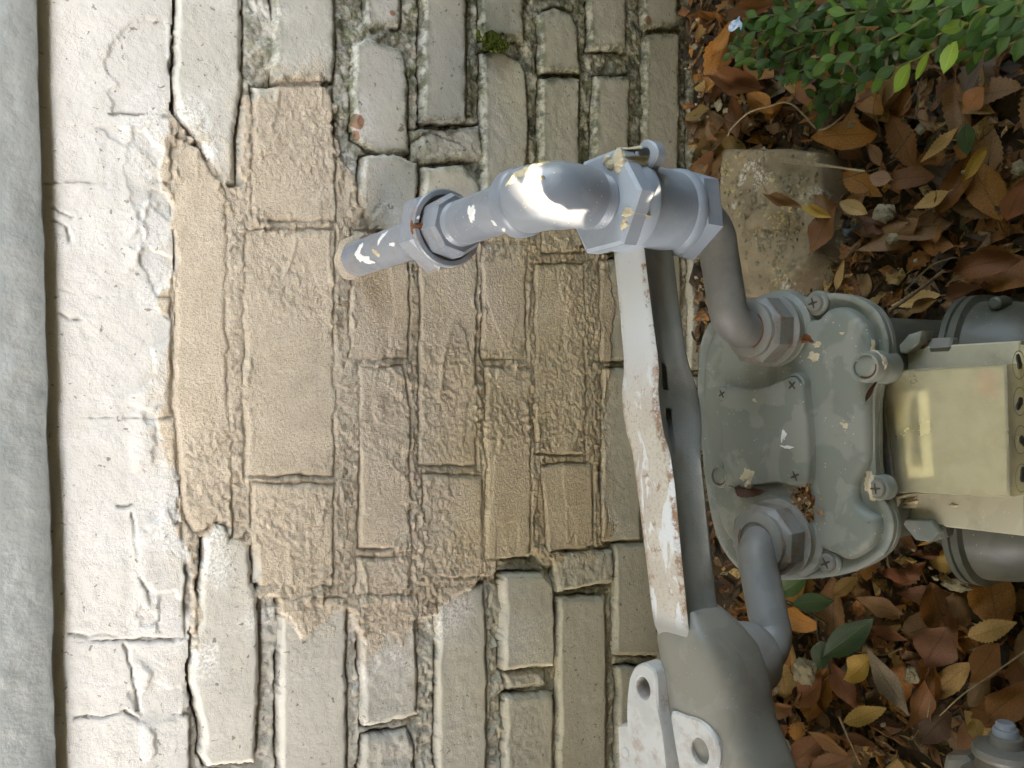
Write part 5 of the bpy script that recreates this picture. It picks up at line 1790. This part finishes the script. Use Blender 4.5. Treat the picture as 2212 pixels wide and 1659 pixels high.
def splat(par, objs, px, py, wpx, hpx, mat, seed, name='mortar_splat', th=.0010, ang=0.0):
    bv = world_bvh(objs)
    o_ = Vector(CAM)
    rs = random.Random(seed)
    NA, NR = 40, 4
    hit, nr, _, dist = bv.ray_cast(o_, Vector(ray(px, py)).normalized())
    if hit is None:
        print('splat missed', px, py)
        return
    if nr.dot(o_ - hit) < 0:
        nr = -nr
    u = Vector(RGT) - nr * Vector(RGT).dot(nr)
    u.normalize()
    w = nr.cross(u)
    if w.dot(Vector(UPV)) > 0:
        w = -w
    dep = (hit - o_).dot(Vector(FWD))
    k_ = dep / FPX
    fu = 1 / max(.35, abs(u.dot(Vector(RGT))))
    fw = 1 / max(.35, abs(w.dot(Vector(UPV))))
    cs_ = [(math.cos(2 * math.pi * i / NA), math.sin(2 * math.pi * i / NA)) for i in range(NA)]
    rad = [max(.4, 1 + .75 * mnoise.noise(Vector((c_ * 1.1, s_ * 1.1, seed * 3.7))) + .35 * mnoise.noise(Vector((c_ * 3, s_ * 3, seed * 1.3))) + rs.uniform(-.05, .05)) for c_, s_ in cs_]
    vs_ = []
    ca, sa = math.cos(ang), math.sin(ang)

    def surf(a, r_):
        ex, ey = math.cos(a) * r_ * wpx * .5, math.sin(a) * r_ * hpx * .5
        ex, ey = ex * ca - ey * sa, ex * sa + ey * ca
        p = hit + u * ex * k_ * fu + w * ey * k_ * fw
        h2, n2, _, _ = bv.ray_cast(p + nr * .02, -nr, .05)
        if h2 is None:
            h2, n2, _, _ = bv.find_nearest(p)
        if n2.dot(nr) < 0:
            n2 = -n2
        return h2, n2
    vs_.append(hit + nr * th)
    for q in range(1, NR + 1):
        for i in range(NA):
            h2, n2 = surf(2 * math.pi * i / NA, rad[i] * q / NR)
            vs_.append(h2 + n2 * (th * (1 - (q / NR) ** 3) * rs.uniform(.75, 1.2) + (.00012 if q < NR else -.0002)))
    fs_ = [(0, 1 + i, 1 + (i + 1) % NA) for i in range(NA)]
    for q in range(NR - 1):
        for i in range(NA):
            j = (i + 1) % NA
            fs_.append((1 + q * NA + i, 1 + (q + 1) * NA + i, 1 + (q + 1) * NA + j, 1 + q * NA + j))
    m = MB(); m.add(vs_, fs_)
    return m.build(name, mat, par, None)


KP = [o for o in pipe.children if o.type == 'MESH']
KB = [o for o in bar.children if o.type == 'MESH']
KM = [o for o in meter.children if o.type == 'MESH']
splat(pipe, KP, 1122, 376, 56, 26, MSPLAT, 1, ang=-.35)
splat(pipe, KP, 1160, 357, 44, 12, MSPLAT, 2, ang=-.15)
splat(pipe, KP, 1170, 385, 16, 10, MSPLAT, 3)
splat(pipe, KP, 1018, 462, 17, 36, MWHITE, 4, 'paint_drip', .0004, .1)
splat(pipe, KP, 1069, 482, 18, 6, MWHITE, 5, 'paint_drip', .0004)
splat(pipe, KP, 1088, 496, 10, 5, MWHITE, 6, 'paint_drip', .0004)
splat(pipe, KP, 776, 538, 14, 26, MWHITE, 7, 'paint_drip', .0004, .3)
splat(pipe, KP, 825, 512, 26, 16, MWHITE, 8, 'paint_drip', .0004, -.3)
splat(pipe, KP, 812, 545, 20, 12, MSPLAT, 9, 'mortar_splat', .0005)
for k_, (px_, py_, w_, h_) in enumerate(((792, 562, 44, 16), (776, 552, 20, 26), (846, 528, 20, 9), (905, 470, 14, 8))):
    splat(pipe, KP, px_, py_, w_, h_, MWHITE, 60 + k_, 'paint_drip', .0003, -.3)
splat(pipe, KP, 890, 492, 12, 30, MRUST, 10, 'rust_scab', .0004, .1)
splat(pipe, KP, 1015, 418, 20, 6, MRUST, 11, 'rust_scab', .0003, -.3)
splat(bar, KB, 1331, 352, 36, 62, MSPLAT, 12, th=.0014, ang=.25)
splat(bar, KB, 1312, 345, 14, 24, MSPLAT, 13, ang=.3)
splat(bar, KB, 1356, 458, 18, 20, MSPLAT, 14)
splat(bar, KB, 1349, 482, 12, 30, MSPLAT, 15, ang=.35)
for k, (px, py, w_, h_, mt) in enumerate(((1872, 790, 26, 34, MSPLAT), (1612, 1030, 22, 36, MSPLAT), (1618, 1050, 12, 20, MSPLAT), (1758, 771, 17, 20, MSPLAT), (1765, 744, 11, 12, MSPLAT), (1823, 918, 12, 14, MSPLAT), (1819, 720, 7, 6, MSPLAT), (1630, 865, 6, 9, MSPLAT),
                                          (1737, 730, 26, 18, MRUST), (1875, 1050, 18, 60, MSPLAT), (1886, 750, 10, 40, MSPLAT), (1911, 957, 15, 11, MSPLAT), (1692, 942, 8, 26, MWHITE), (1700, 966, 18, 8, MWHITE), (1940, 1080, 14, 26, MSPLAT), (1970, 1082, 16, 34, MSPLAT), (2060, 1092, 12, 10, MSPLAT), (1912, 782, 16, 30, MSPLAT), (1735, 1100, 36, 70, MRUST))):
    splat(meter, KM, px, py, w_, h_, mt, 30 + k, {MSPLAT.name: 'mortar_splat', MWHITE.name: 'scratch_of_paint', MRUST.name: 'dirt_clump'}[mt.name], .0008)
# a curled dead leaf and leaf dirt resting on the lid
o = leaf_at((1588, 1050), (1664, 1062), 26, (.12, .055, .035), 'curl', ZL + .012, 2)
tag(o, 'dark curled dead leaf resting on the meter lid beside the lower swivel nut', 'leaf')
o = leaf_at((1896, 820), (1872, 868), 9, (.10, .04, .02), 'curl', ZL + .008, 4)
tag(o, 'thin dark leaf scrap caught between the meter lid and the index cover', 'leaf')
o = leaf_at((1726, 722), (1748, 738), 17, (.30, .10, .03), 'scrap', ZL + .008, 3)
tag(o, 'small orange leaf scrap lying on the meter lid by the upper swivel nut', 'leaf')
rl = random.Random(31)
lv_, lf_, lc_ = [], [], []
for k in range(150):
    c = Vector(onZ(rl.gauss(1735, 14), rl.gauss(1100, 26), ZL + .008)) + Vector((0, 0, rl.uniform(-.002, .004)))
    b = len(lv_)
    a = rl.uniform(0, 6.28)
    d = Vector((math.cos(a), math.sin(a), rl.uniform(-.5, .5))) * rl.uniform(.001, .004)
    e = Vector((-math.sin(a), math.cos(a), rl.uniform(-.5, .5))) * rl.uniform(.0006, .002)
    lv_ += [tuple(c - d), tuple(c + e), tuple(c + d), tuple(c - e)]
    lf_ += [(b, b + 1, b + 2, b + 3)]
    pc = rl.choice([RUST, DKR, TAN, (.30, .22, .10), BRN])
    lc_ += [(*pc, 1)] * 4
me = bpy.data.meshes.new('leaf_dirt')
me.from_pydata(lv_, [], lf_)
at = me.attributes.new('tint', 'FLOAT_COLOR', 'POINT')
at.data.foreach_set('color', np.array(lc_, np.float32).ravel())
ld = link('leaf_dirt', me, MLIT)
ld['kind'] = 'stuff'
# ------------------------------------------------------------------ unseen shade casters: added hedges, shade tree, added branch
def leaf_cards(name, P, Lmin, Lmax, seed, mat, color, parent, up_bias=.6, asp=.5):
    rs = np.random.RandomState(seed)
    n = len(P)
    a = rs.normal(size=(n, 3)); a /= np.linalg.norm(a, axis=1)[:, None]
    nrm = rs.normal(size=(n, 3)) + np.array([0, 0, up_bias * 2])
    nrm -= a * (nrm * a).sum(1)[:, None]
    nrm /= np.linalg.norm(nrm, axis=1)[:, None]
    b = np.cross(nrm, a)
    L = rs.uniform(Lmin, Lmax, n)[:, None]
    W = L * asp
    pts = np.stack([P - a * L * .5, P - a * L * .1 + b * W * .5 + nrm * L * .06, P + a * L * .3 + b * W * .36 + nrm * L * .05, P + a * L * .5, P + a * L * .3 - b * W * .36 + nrm * L * .05, P - a * L * .1 - b * W * .5 + nrm * L * .06], 1)
    v = pts.reshape(-1, 3)
    k = np.arange(n)[:, None] * 6
    f = np.concatenate([np.concatenate([k, k + 1, k + 2, k + 3], 1), np.concatenate([k, k + 3, k + 4, k + 5], 1)])
    me = bpy.data.meshes.new(name)
    me.from_pydata(v.tolist(), [], f.tolist())
    me.materials.append(mat)
    o = link(name, me, None, parent)
    o.color = (*color, 1)
    o['kind'] = 'stuff'
    return o


rh = np.random.RandomState(2)
hedge = empty('added_hedge', (0, -1.15, 0), 'added unseen clipped hedge parallel to the wall, shading its lower courses', 'hedge')  # added to block the low sky so the wall darkens downwards
n = 24000
HP = np.stack([rh.uniform(-4.2, 2.6, n), rh.uniform(-1.55, HEDGE_Y, n), rh.uniform(.02, HEDGE_H, n)], 1)
near_skin = (HP[:, 1] > HEDGE_Y - .10) | (HP[:, 2] > HEDGE_H - .12)
HP = HP[near_skin | (rh.rand(n) < .3)]
HP[:, 1] += .05 * fbm(HP[:, 0], HP[:, 2], .25, 3, 3)
HP[:, 2] += .05 * fbm(HP[:, 0], HP[:, 1], .3, 3, 6) * (HP[:, 2] > .3)
leaf_cards('foliage', HP, .022, .040, 3, MGREEN, (.17, .175, .012), hedge)  # leaves yellowed to bounce warm light onto the wall
m = MB(); m.outline(rounded_rect(-4.1, 2.5, -1.5, HEDGE_Y - .08, .1), [(-.02, 0), (HEDGE_H - .18, 0), (HEDGE_H - .10, .05)]); m.build('inner_branches', MBARK, hedge)

side = empty('added_side_hedge', (1.1, -.5, 0), 'added unseen knee high hedge at right angles to the wall, shading it', 'hedge')  # added to darken the wall on the boxwood side
n = 7000
HP = np.stack([rh.uniform(.80, 1.5, n), rh.uniform(-.74, -.03, n), rh.uniform(.02, .50, n)], 1)
HP = HP[(HP[:, 0] < .92) | (HP[:, 2] > .4) | (rh.rand(n) < .4)]
HP[:, 0] += .05 * fbm(HP[:, 1], HP[:, 2], .25, 3, 3)
leaf_cards('foliage', HP, .022, .040, 13, MGREEN, (.17, .175, .012), side)
m = MB(); m.outline(rounded_rect(.90, 1.45, -.70, -.05, .1), [(-.02, 0), (.36, 0), (.42, .05)]); m.build('inner_branches', MBARK, side)

side = empty('added_side_hedge', (-1.2, -.5, 0), 'added unseen low hedge shading the wall from its open end', 'hedge')  # added to cut the low light at the open end
HP = np.stack([rh.uniform(-1.6, -.88, n), rh.uniform(-.74, -.03, n), rh.uniform(.02, .62, n)], 1)
HP = HP[(HP[:, 0] > -1.0) | (HP[:, 2] > .5) | (rh.rand(n) < .4)]
leaf_cards('foliage', HP, .022, .040, 14, MGREEN, (.17, .175, .012), side)
m = MB(); m.outline(rounded_rect(-1.55, -.98, -.70, -.05, .1), [(-.02, 0), (.46, 0), (.52, .05)]); m.build('inner_branches', MBARK, side)

S = np.array(SUN_DIR)
E1 = np.cross(S, [0, 0, 1]); E1 /= np.linalg.norm(E1)
E2 = np.cross(E1, S)
bvall = world_bvh(KP + KB)


def hitpt(px, py):
    h, n_, _, _ = bvall.ray_cast(Vector(CAM), Vector(ray(px, py)).normalized())
    return np.array(h) if h is not None else None


LITP = [hitpt(*p) for p in ((1120, 408), (1108, 440), (1128, 472), (1165, 484), (1150, 425), (1180, 452), (1140, 450), (1215, 494), (1262, 502), (1268, 522), (1282, 538))]
SOFTP = [hitpt(*p) for p in ((1372, 590), (1385, 640), (1395, 700), (1405, 760))]
LITP = [p for p in LITP if p is not None]
SOFTP = [p for p in SOFTP if p is not None]
cen = np.array([0.02, -.2, .30])
uv = lambda P: np.stack([(P - cen) @ E1, (P - cen) @ E2], -1)
LUV, SUV = uv(np.array(LITP)), uv(np.array(SOFTP))


def mind(q, T):
    return np.sqrt(((q[:, None, :] - T[None]) ** 2).sum(2)).min(1)


tree = empty('shade_tree', (-2.9, -2.7, 0), 'broad leafy shade tree standing on the lawn out of view, with an added second crown', 'tree')
TP = []
rt = np.random.RandomState(4)
for layer in range(5):
    t = 4.3 + .22 * layer
    g = np.arange(-1.25, 1.26, .075)
    A, B = np.meshgrid(g, g)
    q = np.stack([A.ravel(), B.ravel()], 1) + rt.uniform(-.035, .035, (A.size, 2)) + layer * .031
    q = q[(q ** 2).sum(1) < 1.3 ** 2]
    keep = (mind(q, LUV) > .075) & (mind(q, SUV) > .060)  # gaps along the sun rays let sun onto elbow and bar
    q = q[keep]
    TP.append(cen + S * (t + rt.uniform(-.08, .08, (len(q), 1))) + E1 * q[:, :1] + E2 * q[:, 1:])
n = CROWN_N
a = rt.normal(size=(n, 3)); a /= np.linalg.norm(a, axis=1)[:, None]
cr_ = cen + S * 5.2 + a * (rt.rand(n, 1) ** .4) * np.array([CROWN_R, CROWN_R * .8, 1.1])
q = uv(cr_)
cr_ = cr_[(mind(q, LUV) > .10) & (mind(q, SUV) > .10)]
leaf_cards('crown', np.concatenate(TP + [cr_]), .12, .17, 5, MGREEN, (.05, .10, .022), tree, .8, .75)
a = rt.normal(size=(CROWN2_N, 3)); a /= np.linalg.norm(a, axis=1)[:, None]
c2_ = np.array([.6, -2.5, 4.6]) + a * (rt.rand(CROWN2_N, 1) ** .4) * np.array([2.6, 1.75, 1.0])  # second crown, added to block the high sky
q = uv(c2_)
c2_ = c2_[(mind(q, LUV) > .10) & (mind(q, SUV) > .10)]
leaf_cards('crown', c2_, .12, .17, 6, MGREEN, (.05, .10, .022), tree, .8, .75)  # leaves of the added second crown
m = MB()
ctr = cen + S * 5.0
m.tube(smooth_open([(-2.9, -2.7, -.1), (-2.88, -2.72, 1.2), (-2.8, -2.7, 2.6), tuple(ctr + np.array([-.1, -.1, -.3])), tuple(ctr + np.array([.1, 0, .9]))], 5), [.19] * 6 + [.15] * 7 + [.09] * 7 + [.04], 14)
m.build('trunk', MBARK, tree)

br = empty('added_branch', tuple(cen + S * .55 + np.array([-.5, -.25, .1])), 'added unseen leafy branch that shapes the sun patch on the elbow', 'branch')  # branch added out of view to sharpen the sun patch
c2 = LUV.mean(0)
g = np.arange(-.115, .116, .021)
A, B = np.meshgrid(g, g)
BP = []
for layer in range(3):
    q = c2 + np.stack([A.ravel(), B.ravel()], 1) + rt.uniform(-.006, .006, (A.size, 2)) + layer * .009
    q = q[((q - c2) ** 2).sum(1) < .118 ** 2]
    q = q[(mind(q, LUV) > .0165)]
    if len(SUV):
        q = q[mind(q, SUV) > .018]
    tt = .50 + .02 * layer
    # stay above the camera's view
    P = cen + S * (tt + rt.uniform(-.006, .006, (len(q), 1))) + E1 * q[:, :1] + E2 * q[:, 1:]
    up = np.maximum(0, .742 - P[:, 2]) / S[2]
    BP.append(P + S * up[:, None])
BP = np.concatenate(BP)
print('branch leaves', len(BP))
rsb = random.Random(6)
lbr = [add_mat(leaf_mesh(1, .62, 1.0, .1, .05, 0, .1, 0, 8, .1, .1, 120 + k, 1.0, 1), MGREEN) for k in range(3)]
EV, EF = [], []
for p in BP:
    a_ = rsb.uniform(0, 6.28)
    d = (E1 * math.cos(a_) + E2 * math.sin(a_)) * .036
    o = put_leaf('leaf', lbr[rsb.randrange(3)], p - d / 2, p + d / 2, 1.0, (.04, .085, .02), tuple(S))
    mw = o.matrix_world.copy(); b = len(EV); me_ = o.data
    EV += [tuple(mw @ v.co) for v in me_.vertices]
    EF += [tuple(b + i for i in pl.vertices) for pl in me_.polygons]
    bpy.data.objects.remove(o)
me = bpy.data.meshes.new('foliage'); me.from_pydata(EV, [], EF); me.materials.append(MGREEN)
fo = link('foliage', me, None, br); fo.color = (.04, .085, .02, 1); fo['kind'] = 'stuff'
bc = cen + S * .57 + E1 * c2[0] + E2 * c2[1]
m = MB(); m.tube(smooth_open([tuple(bc + np.array([-1.2, -.5, .35])), tuple(bc + np.array([-.6, -.25, .2])), tuple(bc + np.array([-.12, -.06, .08]))], 6), .006, 8); m.build('stem', MBARK, br)
# eave of the house over the siding
eave = empty('roof_eave', (0, -.25, 2.15), 'painted eave of the house high above the wall', 'eave')
m = MB(); m.outline([(-2.7, -.62), (2.7, -.62), (2.7, .1), (-2.7, .1)], [(2.14, 0), (2.18, 0)]); m.build('soffit', MBOARD, eave)
m = MB(); m.outline([(-2.7, -.645), (2.7, -.645), (2.7, -.622), (-2.7, -.622)], [(2.10, 0), (2.28, 0)]); m.build('fascia', MBOARD, eave)
